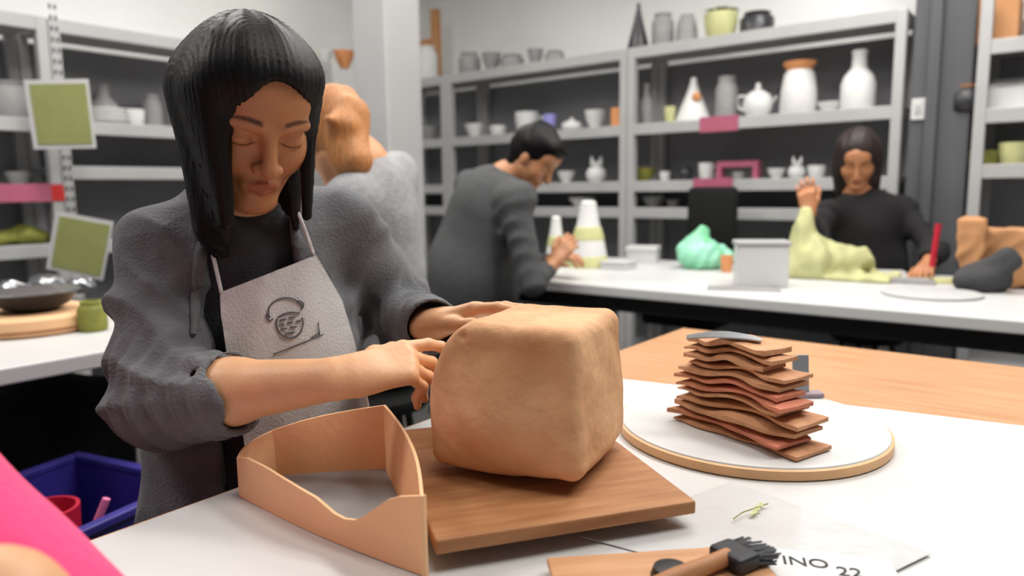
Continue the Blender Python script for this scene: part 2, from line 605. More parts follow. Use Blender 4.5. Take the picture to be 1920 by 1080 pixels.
# left bank
L1 = L0.copy()
shelving(L1, AL, 1.64, (1.96, 1.49, 1.27, 0.9, 0.45, 0.12), 'white shelving with a slotted post behind the woman in the apron', slots=True)
L2 = L0 - dL * 1.704
ltape = [(1.704 + plane_x(-20, 352, L0, dL, nL), 1.185, 0.30, 0.085, True)]
shelving(L2, AL, 1.70, (1.96, 1.49, 1.17, 0.9, 0.45, 0.12), 'white shelving with a pink and red tape on its edge', tapes=ltape)
# unit at the far right
R4 = R0 + dR * 1.80 - dL * 0.04
shelving(R4, AR, 1.4, (1.76, 1.46, 1.215, 0.80, 0.3), 'white shelving beyond the dark wall stub')

# ------------------------------------------------------------------ tables
def table(name, o, rz, w, d, top, m, label, th=0.035, leg=0.05, mleg=None):
    """o = far left corner of the top; +x along the far edge, -y towards the viewer side"""
    t = empty(name, (o[0], o[1], 0), rz)
    tag(t, label, 'table')
    obj('tabletop', boxmesh((0, -d, top - th), (w, 0, top), 0.005), m, t)
    f = obj('leg', boxmesh((-leg / 2, -leg / 2, 0), (leg / 2, leg / 2, top - th), 0.004), mleg or M_DARKMETAL, t, (0.09, -0.09, 0))
    for x, y in ((w - 0.09, -0.09), (0.09, -d + 0.09), (w - 0.09, -d + 0.09)):
        obj('leg', f.data, None, t, (x, y, 0))
    for y in (-0.1, -d + 0.08):
        obj('apron_rail', boxmesh((0.12, y, top - th - 0.07), (w - 0.12, y + 0.02, top - th)), mleg or M_DARKMETAL, t)
    return t
TC = np.array([0.50, 1.92, 0]) - dR * 0.045
TOP = 0.75
table('work_table', TC, AR, 1.06, 2.45, TOP, M_WOOD, 'light wooden work table partly covered by a white sheet')
BT = np.array([0.945, 2.352, 0]) + dL * 1.05 - dR * 1.40
table('work_table', BT, AR, 3.1, 1.05, TOP, M_WHITETOP, 'long white work table below the shelves of white bottles', th=0.04)
LTc = Z(185, 660, TOP)
LT = LTc.copy(); LT[2] = 0
LT = LT + dL * 0.7
table('work_table', LT - dR * 0.85, AR, 0.85, 2.6, TOP, M_WHITETOP, 'white side table holding the wooden wheel and metal bowl', th=0.04)

# white sheet over the near table, slightly rumpled
def sheet(name, corners, z, m, nu=60, nv=40, amp=0.0015, f=14, seed=1, th=0.0012, edge=0.0):
    c = [np.array(p[:2], float) for p in corners]
    bm = bmesh.new()
    g = []
    for i in range(nu + 1):
        row = []
        for j in range(nv + 1):
            a, b = i / nu, j / nv
            p = (1 - a) * (1 - b) * c[0] + a * (1 - b) * c[1] + a * b * c[2] + (1 - a) * b * c[3]
            e = edge * math.sin(9 * a + 5 * b + seed)
            p = p + e * np.array([0.6, 0.8]) * (1 if j in (0, nv) or i in (0, nu) else 0.9)
            h = z + amp * (1 + float(wob(p[0], p[1], 0.0, f, seed)) * 0.5)
            row.append(bm.verts.new((p[0], p[1], h)))
        g.append(row)
    for i in range(nu):
        for j in range(nv):
            bm.faces.new((g[i][j], g[i + 1][j], g[i + 1][j + 1], g[i][j + 1]))
    bmesh.ops.recalc_face_normals(bm, faces=bm.faces)
    if bm.faces[0].normal.z < 0:
        bmesh.ops.reverse_faces(bm, faces=bm.faces)
    bmesh.ops.solidify(bm, geom=bm.faces[:], thickness=th)
    o = obj(name, bm, m)
    smooth(o, 50)
    return o
def onT(a, b):                                   # table coordinates: a along the far edge, b towards the viewer
    return TC + dR * a - dL * b
s0, s1 = Z(1176, 712, TOP), Z(1925, 795, TOP)
sa0, sb0 = float((s0 - TC) @ dR), -float((s0 - TC) @ dL)
sa1, sb1 = float((s1 - TC) @ dR), -float((s1 - TC) @ dL)
o = sheet('table_sheet', [onT(0.012, sb0 + 0.03), onT(1.04, sb1 - 0.02), onT(1.04, 2.4), onT(0.012, 2.4)], TOP + 0.0013, M_PAPER)
tag(o, 'large white sheet spread over the light wooden work table', 'sheet')
ZT = TOP + 0.0035
# ------------------------------------------------------------------ things on the near table
# turntable and board under the clay block
BC = np.array([0.010, 0.885])
t = empty('banding_wheel', (BC[0] + 0.01, BC[1] + 0.02, ZT))
tag(t, 'low dark metal turntable under the wooden board', 'turntable')
bm = bmesh.new(); lathe(bm, [(0.055, 0.0), (0.055, 0.006), (0.014, 0.007), (0.014, 0.012)], 28)
smooth(obj('base', bm, M_DARKMETAL, t))
bm = bmesh.new(); lathe(bm, [(0.10, 0.012), (0.10, 0.0175)], 32)
smooth(obj('wheel_head', bm, M_DARKMETAL, t))
ZB0 = ZT + 0.0178
ZB = ZB0 + 0.0155
o = obj('work_board', boxmesh((-0.146, -0.174, 0), (0.146, 0.174, ZB - ZB0), 0.0025), M_BOARD, loc=(BC[0], BC[1], ZB0), rz=math.radians(17.0))
tag(o, 'brown square wooden board under the big clay block', 'board')

# the clay block
ca = math.radians(-24.4)
cR = np.array([[math.cos(ca), math.sin(ca), 0], [-math.sin(ca), math.cos(ca), 0], [0, 0, 1.0]])
cc = np.array([0.024, 0.893, ZB + 0.087])
F = Field(cc - 0.16, cc + 0.16, 0.0032)
F.rbox(cc, (0.094, 0.092, 0.088), 0.017, cR, 0.005, taper=0.045)
F.ell(cc + cR.T @ np.array([-0.02, -0.02, -0.02]), (0.099, 0.095, 0.075), 0.03, R=cR)
bv = np.array([[math.cos(.85), 0, math.sin(.85)], [0, 1, 0], [-math.sin(.85), 0, math.cos(.85)]])
F.rbox(cc + cR.T @ np.array([-0.099, 0.0, 0.094]), (0.10, 0.2, 0.035), 0.01, np.array([[math.cos(.9), 0, math.sin(.9)], [0, 1, 0], [-math.sin(.9), 0, math.cos(.9)]]) @ cR, 0.02, 'carve')
F.disp(lambda x, y, z: 0.0016 * wob(x, y, z, 38, 3) + 0.0007 * wob(x, y, z, 120, 4))
hp = F.hit(866, 652)
if hp is not None:
    F.ell(hp, (0.006, 0.006, 0.005), 0.004, 'carve')
me = F.mesh('clay_block')
me.vertices.foreach_get
o = obj('clay_block', me, M_CLAY)
CLAYF = F
zmin = min(v.co.z for v in me.vertices)
o.location.z = ZB - zmin + 0.0003
tag(o, 'big rounded hollow block of tan clay held by the woman in the apron', 'clay block')

# tan open-topped box in front of the apron
def openbox():
    base = [np.array(p) for p in ((-0.345, 0.865), (-0.088, 0.668), (-0.172, 0.945), (-0.318, 0.925))]
    rim = {0: (0.0, 0.052), 1: (0.0, 0.082)}
    def wall_pts(a, b, prof, n=22, out=0.0):
        pts = []
        for i in range(n + 1):
            s = i / n
            p = a * (1 - s) + b * s
            h = np.interp(s, [q[0] for q in prof], [q[1] for q in prof])
            pts.append((p, h))
        return pts
    fl, fr, br, bl = base
    W_ = [('front_wall', fl, fr, [(0, .050), (.08, .058), (.25, .060), (.4, .056), (.55, .050), (.66, .036), (.74, .040), (.88, .075), (1, .084)]),
          ('side_wall', fr, br, [(0, .084), (.5, .085), (1, .092)]),
          ('back_wall', br, bl, [(0, .092), (.4, .082), (.75, .074), (1, .066)]),
          ('short_wall', bl, fl, [(0, .066), (.5, .056), (1, .050)])]
    t = empty('open_box', ((fl + fr + br + bl) / 4).tolist() + [ZT])
    cen = (fl + fr + br + bl) / 4
    for nm, a, b, prof in W_:
        pts = wall_pts(a, b, prof)
        d = unit(np.append(b - a, 0))[:2]
        nrm = np.array([d[1], -d[0]])
        if nrm @ (cen - a) > 0:
            nrm = -nrm                               # outward
        bm = bmesh.new()
        cols = []
        for i, (p, h) in enumerate(pts):
            bow = 0.007 * math.sin(math.pi * i / (len(pts) - 1)) * (1 if nm == 'front_wall' else 0.4)
            col = []
            for side in (0, 1):
                for q in range(7):
                    zz = h * q / 6
                    lean = 0.010 * (q / 6) ** 2 * math.sin(math.pi * i / (len(pts) - 1))
                    p2 = p + nrm * (bow + lean) - nrm * 0.0035 * side
                    col.append(bm.verts.new((p2[0] - cen[0], p2[1] - cen[1], zz)))
            cols.append(col)
        for A, B in zip(cols, cols[1:]):
            for q in range(6):
                bm.faces.new((A[q], B[q], B[q + 1], A[q + 1]))
                bm.faces.new((A[7 + q], A[8 + q], B[8 + q], B[7 + q]))
            bm.faces.new((A[6], B[6], B[13], A[13]))
            bm.faces.new((A[0], A[7], B[7], B[0]))
        for A in (cols[0], cols[-1]):
            for q in range(6):
                bm.faces.new((A[q], A[q + 1], A[8 + q], A[7 + q]))
        bmesh.ops.recalc_face_normals(bm, faces=bm.faces)
        smooth(obj(nm, bm, M_TANBOX, t), 50)
    bm = bmesh.new()
    vs = [bm.verts.new((p[0] - cen[0], p[1] - cen[1], 0.0)) for p in base]
    r = bm.faces.new(vs)
    if r.normal.z < 0: r.normal_flip()
    ex = bmesh.ops.extrude_face_region(bm, geom=[r])
    for v in ex['geom']:
        if isinstance(v, bmesh.types.BMVert): v.co.z += 0.003
    bmesh.ops.recalc_face_normals(bm, faces=bm.faces)
    obj('bottom', bm, mat('box_floor_shade', (150, 148, 148), 0.8, 0.06, 10), t)  # grey colour stands in for the shade inside the box
    tag(t, 'tan open-topped box with an uneven rim beside the wooden board', 'box')
openbox()

# round board with white top
rc = Z(1405, 794, ZT + 0.012)
t = empty('round_board', (rc[0], rc[1], ZT))
tag(t, 'round white-topped board with a wooden edge under the clay strips', 'round board')
bm = bmesh.new(); lathe(bm, [(0.194, 0.0), (0.200, 0.002), (0.200, 0.014), (0.197, 0.0155)], 72)
smooth(obj('wooden_edge', bm, mat('pale_wood_edge', (226, 178, 130), 0.55, 0.08, 14), t))
bm = bmesh.new(); lathe(bm, [(0.1965, 0.0155), (0.1955, 0.0175), (0.192, 0.0180)], 72)
smooth(obj('white_top', bm, M_PAPER, t))
ZR = ZT + 0.0181

# stack of clay strips
def clay_strip(cx, cy, z, ln, wd, th, rz, m, seed, bend, label, trim=1.0):
    rr = random.Random(seed)
    nx, ny = 26, 4
    bm = bmesh.new()
    top, bot = [], []
    ph = rr.random() * 6
    for i in range(nx + 1):
        a = i / nx - 0.5
        tr, brow = [], []
        for j in range(ny + 1):
            b = j / ny - 0.5
            x = a * ln
            wv = wd * (1 + 0.10 * math.sin(a * 7 + ph) + 0.05 * math.sin(a * 19 + ph * 2))
            y = b * wv + bend * (a * a * 4 - 0.33)
            hz = 0.0022 * math.sin(a * 11 + ph) + 0.0014 * math.sin(a * 23 + j * 1.3 + ph)
            sag = trim * (0.0050 * math.sin(a * 5.2 + 0.9) + 0.0022 * math.sin(a * 13 + 0.4))
            rd = 0.0022 if j in (0, ny) or i in (0, nx) else 0
            tr.append(bm.verts.new((x, y, th + hz * 0.5 - rd + sag)))
            brow.append(bm.verts.new((x, y, rd + sag)))
        top.append(tr); bot.append(brow)
    for i in range(nx):
        for j in range(ny):
            bm.faces.new((top[i][j], top[i + 1][j], top[i + 1][j + 1], top[i][j + 1]))
            bm.faces.new((bot[i][j], bot[i][j + 1], bot[i + 1][j + 1], bot[i + 1][j]))
    for i in range(nx):
        for j in (0, ny):
            bm.faces.new((top[i][j], top[i + 1][j], bot[i + 1][j], bot[i][j]))
    for j in range(ny):
        for i in (0, nx):
            bm.faces.new((top[i][j], top[i][j + 1], bot[i][j + 1], bot[i][j]))
    bmesh.ops.recalc_face_normals(bm, faces=bm.faces)
    o = obj('clay_strip', bm, m, loc=(cx, cy, z), rz=rz)
    smooth(o, 60)
    tag(o, label, 'clay strip', 'clay strips stacked on the round board')
    return o
b0, b1 = Z(1283, 778, ZR), Z(1522, 858, ZR)
bc = (b0 + b1) / 2 + np.array([0.006, 0.008, 0])
brz = math.atan2((b1 - b0)[1], (b1 - b0)[0])
zz = ZR
NS = 12
strip_names = ['lowest', 'second lowest', 'third', 'fourth', 'fifth', 'sixth', 'seventh', 'eighth', 'ninth', 'tenth', 'second from the top', 'topmost']
for k in range(NS):
    s = k / (NS - 1)
    ln = 0.228 * (1 - 0.40 * s ** 1.2) + random.uniform(-0.020, 0.016)
    wd = 0.075 * (1 - 0.25 * s)
    th = random.uniform(0.0080, 0.0108)
    off = np.array([random.uniform(-0.008, 0.008) - 0.012 * s, random.uniform(-0.008, 0.008) + 0.015 * s])
    if k == 0:
        lab = 'tan clay strip at the bottom of the stack on the round board'
    elif k == NS - 1:
        lab = 'tan clay strip on top of the stack, under the metal rib'
    else:
        lab = 'flat clay strip, number %s counted up from the round board' % (
            ['two', 'three', 'four', 'five', 'six', 'seven', 'eight', 'nine', 'ten', 'eleven'][k - 1])
    clay_strip(bc[0] + off[0], bc[1] + off[1], zz, ln, wd, th, brz + random.uniform(-0.05, 0.05),
               M_CLAYRED if k in (1, 5, 6) else M_CLAY2, 30 + k, random.uniform(-0.016, 0.016), lab, min(1.0, k / 4.0))
    zz += th + 0.0018 + (0.0012 if k < 4 else 0)
# metal rib on the stack
bm = bmesh.new()
n = 16
rows = []
for i in range(n + 1):
    a = i / n
    x = -0.052 + 0.104 * a
    w_ = 0.006 + 0.010 * math.sin(math.pi * a)
    zc = 0.004 + 0.006 * math.sin(math.pi * a)
    rows.append([bm.verts.new((x, -w_, zc)), bm.verts.new((x, w_, zc + 0.002)), bm.verts.new((x, w_, zc + 0.0042)), bm.verts.new((x, -w_, zc + 0.0022))])
for A, B in zip(rows, rows[1:]):
    for q in range(4):
        bm.faces.new((A[q], A[(q + 1) % 4], B[(q + 1) % 4], B[q]))
bm.faces.new(rows[0]); bm.faces.new(rows[-1])
bmesh.ops.recalc_face_normals(bm, faces=bm.faces)
mp = Z(1372, 668, zz)
o = obj('metal_rib', bm, M_METAL, loc=(bc[0] - 0.035, bc[1] - 0.0, zz - 0.003), rz=brz + 0.75)
smooth(o, 40)
tag(o, 'curved grey metal rib lying on top of the clay strips', 'tool')
# small scraper standing beside the stack on the round board
sp = Z(1502, 744, ZR)
t = empty('scraper', (sp[0], sp[1], ZR))
tag(t, 'small grey metal scraper beside the stack of clay strips', 'tool')
bm = bmesh.new(); box(bm, (-0.014, -0.0015, 0.004), (0.014, 0.0015, 0.072), 0.0008, Matrix.Rotation(-0.15, 4, 'X'))
obj('blade', bm, M_METAL, t)
bm = bmesh.new(); box(bm, (-0.02, -0.012, 0.0), (0.036, 0.012, 0.009), 0.003)
obj('foot', bm, mat('grey_mauve_plastic', (150, 132, 140), 0.5, 0.1, 12), t)

# film sleeve with writing, board, brush at the bottom right
f0 = [Z(1090, 1010, ZT), Z(1370, 905, ZT), Z(1745, 1042, ZT), Z(1560, 1130, ZT)]
o = sheet('plastic_sleeve', f0, ZT + 0.001, M_FILM, 50, 40, 0.0010, 26, 5, 0.0008)
tag(o, 'glossy clear plastic sleeve lying on the white sheet', 'plastic sleeve')
ZF = ZT + 0.0055
# lettering on a paper slip under the sleeve
def text_mesh(s, size, ext=0.0003):
    cu = bpy.data.curves.new('txt', 'FONT')
    cu.body = s; cu.size = size; cu.extrude = ext
    o_ = bpy.data.objects.new('txt', cu)
    COL.objects.link(o_)
    dg = bpy.context.evaluated_depsgraph_get()
    me_ = bpy.data.meshes.new_from_object(o_.evaluated_get(dg))
    bpy.data.objects.remove(o_)
    return me_
lt = Z(1466, 1070, ZF)
slip_rz = math.radians(-14)
t = empty('paper_slip', (lt[0] + 0.036, lt[1] + 0.012, ZF - 0.0006), slip_rz)
tag(t, 'white paper slip with black handwriting on the plastic sleeve', 'paper slip')
obj('paper', boxmesh((-0.042, -0.05, -0.0004), (0.075, 0.026, 0.0002)), M_PAPER, t)
obj('lettering', text_mesh('INO', 0.024), M_INK, t, (-0.030, -0.006, 0.0006))
obj('lettering', text_mesh('22', 0.024), M_INK, t, (0.019, -0.017, 0.0006))
# wooden slat and brush
w0 = Z(1232, 1074, ZT)
o = obj('wood_strip', boxmesh((-0.105, -0.04, 0), (0.105, 0.04, 0.008), 0.002), M_WOOD, loc=(w0[0], w0[1] - 0.022, ZF + 0.0008), rz=math.radians(6))
tag(o, 'pale wooden slat lying on the plastic sleeve', 'wood strip')
h0, h1 = Z(1268, 1080, ZF + 0.02), Z(1388, 1032, ZF + 0.02)
dv = h1 - h0
t = empty('clay_brush', (h0[0], h0[1], ZF + 0.0092), math.atan2(dv[1], dv[0]))
tag(t, 'wooden handled brush with grey bristles on the wooden slat', 'brush')
Lh = float(np.linalg.norm(dv[:2]))
bm = bmesh.new(); tube(bm, [(-0.06, 0, 0.009), (0.0, 0, 0.0095), (Lh * 0.55, 0, 0.0095), (Lh * 0.8, 0, 0.0095)], [0.007, 0.009, 0.008, 0.0085], 12)
smooth(obj('handle', bm, M_BOARD, t))
bm = bmesh.new(); box(bm, (Lh * 0.7, -0.022, 0.001), (Lh * 0.7 + 0.03, 0.018, 0.017), 0.004)
obj('ferrule', bm, M_DARKMETAL, t)
bm = bmesh.new()
for i in range(90):
    y = random.uniform(-0.021, 0.017); z = random.uniform(0.003, 0.015)
    x0 = Lh * 0.7 + 0.028
    tube(bm, [(x0, y, z), (x0 + random.uniform(0.018, 0.03), y + random.uniform(-0.008, 0.004), max(0.0005, z - 0.003))], 0.0011, 4)
tag(obj('bristles', bm, mat('grey_bristle', (92, 92, 96), 0.8, 0.2, 40), t), kind='stuff')
k0 = Z(1262, 1090, ZF)
bm = bmesh.new(); lathe(bm, [(0.0, 0.0), (0.018, 0.0), (0.019, 0.004), (0.016, 0.012), (0.0, 0.014)], 24)
o = smooth(obj('black_cap', bm, M_BLACKP, loc=(k0[0] - 0.005, k0[1] - 0.012, ZF + 0.0092)))
tag(o, 'round black plastic cap lying on the pale wooden slat', 'cap')
# small dried sprig with pale flowers on the sleeve
sp = Z(1395, 965, ZF)
t = empty('dried_sprig', (sp[0], sp[1], ZF), math.radians(38))
tag(t, 'tiny pale yellow dried sprig lying on the plastic sleeve', 'sprig')
bm = bmesh.new(); tube(bm, [(-0.02, 0, 0.001), (0.0, 0.002, 0.002), (0.045, -0.002, 0.001)], 0.0007, 5)
obj('stem', bm, M_OLIVE, t)
bm = bmesh.new()
for i in range(7):
    x, y = 0.008 + 0.005 * i, random.uniform(-0.006, 0.006)
    lathe(bm, [(0.0, 0.0), (0.003, 0.0012), (0.0, 0.0032)], 6, sx=1.4, off=(x, y, 0.0))
obj('leaves', bm, M_YELLOW, t)
# ------------------------------------------------------------------ pottery on the shelves
PROF = {
 'cone': [(0.0, 0), (.5, 0), (.5, .06), (.36, .32), (.2, .62), (.1, .85), (.08, .97), (0, 1)],
 'bottle': [(0.0, 0), (.46, 0), (.5, .04), (.5, .45), (.42, .58), (.22, .72), (.2, .93), (.24, .97), (.2, 1), (.13, 1), (.13, .9), (0, .9)],
 'jar': [(0, 0), (.44, 0), (.5, .08), (.5, .72), (.42, .84), (.36, .88), (.4, .98), (.38, 1), (.3, 1), (.3, .9), (0, .88)],
 'cup': [(0, 0), (.36, 0), (.4, .05), (.48, .6), (.5, 1), (.44, 1), (.42, .6), (.33, .12), (0, .1)],
 'bowl': [(0, 0), (.22, 0), (.24, .12), (.4, .5), (.5, 1), (.46, 1), (.36, .5), (.2, .22), (0, .2)],
 'teapot': [(0, 0), (.3, 0), (.46, .2), (.5, .4), (.42, .62), (.2, .74), (.1, .78), (.1, .86), (.07, .95), (0, .97)],
 'tall': [(0, 0), (.44, 0), (.5, .05), (.47, .5), (.4, .82), (.3, .92), (.3, 1), (.22, 1), (.22, .9), (0, .88)],
 'plate': [(0, 0), (.3, 0), (.34, .3), (.5, .8), (.5, 1), (.45, 1), (.3, .5), (0, .45)],
}
def pot(name, kind, w, h, m, loc, label, cat, group=None, extra=None, rz=0.0):
    t = empty(name, loc, rz)
    bm = bmesh.new()
    lathe(bm, [(r * w, z * h) for r, z in PROF[kind]], 22)
    b = smooth(obj('body', bm, m, t), 45)
    if extra == 'handle':
        bm = bmesh.new()
        tube(bm, [(w * .46, 0, h * .8), (w * .72, 0, h * .72), (w * .74, 0, h * .45), (w * .42, 0, h * .22)], w * .06, 7)
        smooth(obj('handle', bm, m, t))
    elif extra == 'spout':
        bm = bmesh.new()
        tube(bm, [(w * .4, 0, h * .4), (w * .62, 0, h * .55), (w * .7, 0, h * .78)], [w * .1, w * .07, w * .05], 8)
        smooth(obj('spout', bm, m, t))
        bm = bmesh.new()
        tube(bm, [(-w * .45, 0, h * .6), (-w * .66, 0, h * .6), (-w * .68, 0, h * .3), (-w * .45, 0, h * .22)], w * .05, 7)
        smooth(obj('handle', bm, m, t))
    elif extra == 'spikes':
        for s in (-1, 1):
            bm = bmesh.new()
            tube(bm, [(s * w * .18, 0, h * .8), (s * w * .2, 0, h * 1.0), (s * w * .24, 0, h * 1.22)], [w * .12, w * .1, w * .03], 8)
            smooth(obj('ear', bm, m, t))
    elif extra == 'orange_top':
        bm = bmesh.new()
        lathe(bm, [(w * .33, h * .90), (w * .42, h * .99), (w * .44, h * 1.05), (w * .3, h * 1.07), (0, h * 1.075)], 20)
        smooth(obj('lid', bm, M_ORANGE, t))
    elif extra == 'orange_knob':
        bm = bmesh.new()
        lathe(bm, [(0, 0), (w * .1, h * .01), (w * .13, h * .1), (w * .08, h * .17), (0, h * .18)], 12, off=(w * .02, -w * .27, h * .46))
        smooth(obj('ornament', bm, M_ORANGE, t))
    elif extra == 'plant':
        for k in range(9):
            a = k * 2.4
            bm = bmesh.new()
            tube(bm, [(0, 0, h * .8), (math.cos(a) * w * .3, math.sin(a) * w * .3, h * 1.15), (math.cos(a) * w * .55, math.sin(a) * w * .55, h * 1.1)],
                 [w * .05, w * .12, w * .02], 6, flat=0.3)
            smooth(obj('leaf', bm, M_OLIVE, t))
    tag(t, label, cat, group)
    return t
def shelf_at(u, v, z, o, n, inset):
    p = PL(u, v, np.array(o) - np.array(n) * inset, np.array(n))
    return np.array([p[0], p[1], z])
def put(u, v, wpx, hpx, z, o, n, name, kind, m, label, cat, extra=None, inset=0.16, group=None, rz=0.0):
    p = shelf_at(u, v, z, o, n, inset)
    k = p[1] / FPX
    return pot(name, kind, wpx * k, hpx * k, m, p, label, cat, group, extra, rz)
G1, G2 = 'white pottery on the middle shelves', 'pottery on the upper shelf'
z1, z2, z3, z0 = ZS[1] - 0.003, ZS[2] - 0.003, ZS[3] - 0.003, ZS[0] - 0.003
# right bay, upper middle shelf
put(1212, 200, 26, 76, z1, R0, nR, 'bottle', 'bottle', M_GREYCER, 'slim grey bottle next to the shelf post and the white cone', 'bottle')
put(1300, 198, 66, 82, z1, R0, nR, 'cone_figure', 'cone', M_WHITECER, 'white cone shaped figure with an orange ornament on the shelf', 'figurine', 'orange_knob')
put(1256, 200, 20, 30, z1, R0, nR, 'small_cup', 'cup', M_YELLOW, 'small pale yellow cup beside the white cone figure', 'cup', inset=0.08)
put(1362, 196, 40, 78, z1, R0, nR, 'jar', 'jar', M_GREYCER, 'grey jar between the white cone figure and the white pot', 'jar')
put(1421, 195, 54, 66, z1, R0, nR, 'lidded_pot', 'teapot', M_WHITECER, 'round white lidded pot with a spout on the shelf', 'pot', 'spout')
put(1497, 192, 66, 90, z1, R0, nR, 'tall_jar', 'tall', M_WHITECER, 'tall white jar with an orange lid on the shelf', 'jar', 'orange_top')
put(1556, 190, 44, 20, z1, R0, nR, 'bowl', 'bowl', M_WHITECER, 'low wide white bowl between the tall jar and the tall bottle', 'bowl')
put(1608, 190, 60, 108, z1, R0, nR, 'tall_bottle', 'bottle', M_WHITECER, 'tall white bottle at the open end of the shelf', 'bottle')
# right bay, lower middle shelf
put(1207, 320, 46, 24, z2, R0, nR, 'planter', 'bowl', M_OLIVE, 'small olive planter with an orange lid by the shelf post', 'planter', 'orange_top')
put(1247, 322, 20, 18, z2, R0, nR, 'small_cup', 'cup', M_WHITECER, 'tiny white cup beside the olive planter', 'cup')
put(1285, 320, 26, 26, z2, R0, nR, 'jar', 'jar', M_DARKCER, 'small dark jar between the tiny cup and the white mug', 'jar')
put(1324, 320, 28, 32, z2, R0, nR, 'mug', 'cup', M_WHITECER, 'white mug beside the pink frame', 'mug', 'handle')
put(1456, 322, 34, 20, z2, R0, nR, 'bowl', 'bowl', M_WHITECER, 'low white bowl between the pink frame and the eared pot', 'bowl')
put(1494, 321, 32, 34, z2, R0, nR, 'eared_pot', 'teapot', M_WHITECER, 'white pot with two pointed ears on the shelf', 'pot', 'spikes')
put(1531, 320, 32, 24, z2, R0, nR, 'bowl', 'cup', M_WHITECER, 'white rounded cup at the end beside the eared pot', 'cup')
# pink frame
p = shelf_at(1385, 320, z2, R0, nR, 0.15)
t = empty('frame_stand', p, AR)
tag(t, 'dusty pink rectangular frame standing on the shelf with a grey cup inside', 'frame')
k = p[1] / FPX
bm = bmesh.new()
w_, h_ = 78 * k, 34 * k
box(bm, (-w_ / 2, -0.03, 0), (-w_ / 2 + 0.03, 0.03, h_)); box(bm, (w_ / 2 - 0.03, -0.03, 0), (w_ / 2, 0.03, h_))
box(bm, (-w_ / 2 + 0.03, -0.03, h_ - 0.032), (w_ / 2 - 0.03, 0.03, h_))
obj('pink_frame', bm, M_PINKTAPE, t)
bm = bmesh.new(); lathe(bm, [(r * 0.07, z * 0.045) for r, z in PROF['cup']], 18)
smooth(obj('grey_cup', bm, M_GREYCER, t))
# right bay, low shelf
put(1225, 386, 44, 20, z3, R0, nR, 'bowl', 'bowl', M_GREYCER, 'grey bowl on the low shelf beside the shelf post', 'bowl')
put(1262, 388, 26, 14, z3, R0, nR, 'plate', 'plate', M_GREYCER, 'small grey plate on the low shelf', 'plate')
# right bay, top shelf
put(1197, 60, 40, 84, z0, R0, nR, 'cone_figure', 'cone', M_DARKCER, 'black cone standing on the top shelf', 'figurine', inset=0.1)
put(1243, 45, 40, 60, z0, R0, nR, 'jar', 'jar', M_GREYCER, 'grey jar beside the black cone on the top shelf', 'jar', inset=0.14)
put(1288, 40, 40, 52, z0, R0, nR, 'vase', 'tall', M_GREYCER, 'grey vase beside the potted plant on the top shelf', 'vase', inset=0.14)
put(1352, 28, 60, 46, z0, R0, nR, 'potted_plant', 'cup', M_YELLOW, 'leafy plant in a pale yellow pot on the top shelf', 'potted plant', 'plant', inset=0.14)
put(1420, 22, 60, 40, z0, R0, nR, 'jar', 'jar', M_DARKCER, 'squat dark jar beside the potted plant on the top shelf', 'jar', inset=0.16)
# middle bay
put(890, 245, 38, 26, z1, R0, nR, 'bowl', 'bowl', M_WHITECER, 'white bowl near the slim post of the middle shelf', 'bowl')
put(934, 243, 32, 20, z1, R0, nR, 'bowl', 'cup', M_WHITECER, 'low white cup between the bowl and the big mug', 'cup')
put(988, 238, 44, 40, z1, R0, nR, 'mug', 'cup', M_WHITECER, 'big white mug on the shelf above the man', 'mug', 'handle')
put(1030, 232, 24, 32, z1, R0, nR, 'small_cup', 'cup', M_PURPLE, 'small lilac cup on the shelf above the man', 'cup', inset=0.1)
put(1072, 228, 38, 26, z1, R0, nR, 'bowl', 'teapot', M_WHITECER, 'low white pot with a knob on the shelf above the man', 'pot')
put(1116, 226, 40, 36, z1, R0, nR, 'bowl', 'bowl', M_WHITECER, 'white flared bowl beside the orange block', 'bowl', inset=0.2)
p = shelf_at(1160, 224, z1, R0, nR, 0.07)
o = obj('terracotta_block', boxmesh((-0.034, -0.04, 0), (0.034, 0.04, 0.115), 0.006), M_ORANGE, loc=p, rz=AR)
tag(o, 'orange terracotta block beside the shelf post', 'block')
put(1062, 330, 34, 22, z2, R0, nR, 'bowl', 'bowl', M_WHITECER, 'white bowl on the shelf behind the head of the man', 'bowl')
put(1118, 328, 38, 40, z2, R0, nR, 'eared_pot', 'teapot', M_WHITECER, 'white eared pot on the shelf behind the man', 'pot', 'spikes')
put(1092, 388, 50, 18, z3, R0, nR, 'plate', 'plate', M_WHITECER, 'white plate on the low shelf behind the man', 'plate')
for i, (u, w_, h_) in enumerate(((880, 40, 40), (922, 36, 34), (960, 44, 26), (1004, 30, 30), (1040, 36, 22))):
    put(u, 110, w_, h_, z0, R0, nR, 'bowl' if i % 2 else 'jar', 'bowl' if i % 2 else 'jar', M_GREYCER,
        'grey %s on the top shelf above the man, %s' % ('bowl' if i % 2 else 'jar', ['by the slim post', 'second from the slim post', 'third from the slim post', 'fourth from the slim post', 'furthest from the slim post'][i]),
        'bowl' if i % 2 else 'jar', inset=0.14)
# corner bay beside the pillar
put(803, 245, 40, 26, z1, R0, nR, 'bowl', 'bowl', M_GREYCER, 'grey bowl on the corner shelf beside the pillar', 'bowl', inset=0.1)
put(800, 110, 40, 60, z0, R0, nR, 'jar', 'jar', M_WHITECER, 'white jar on the corner top shelf beside the pillar', 'jar', inset=0.1)
p = shelf_at(818, 100, z0, R0, nR, 0.24)
t = empty('wooden_stand', p, AR)
tag(t, 'pale wooden post with a crossbar standing on the corner shelf', 'wooden stand')
obj('upright', boxmesh((-0.03, -0.03, 0), (0.03, 0.03, 0.55), 0.003), M_KRAFT, t)
obj('crossbar', boxmesh((-0.16, -0.025, 0.28), (-0.0305, 0.025, 0.34), 0.003), M_KRAFT, t)
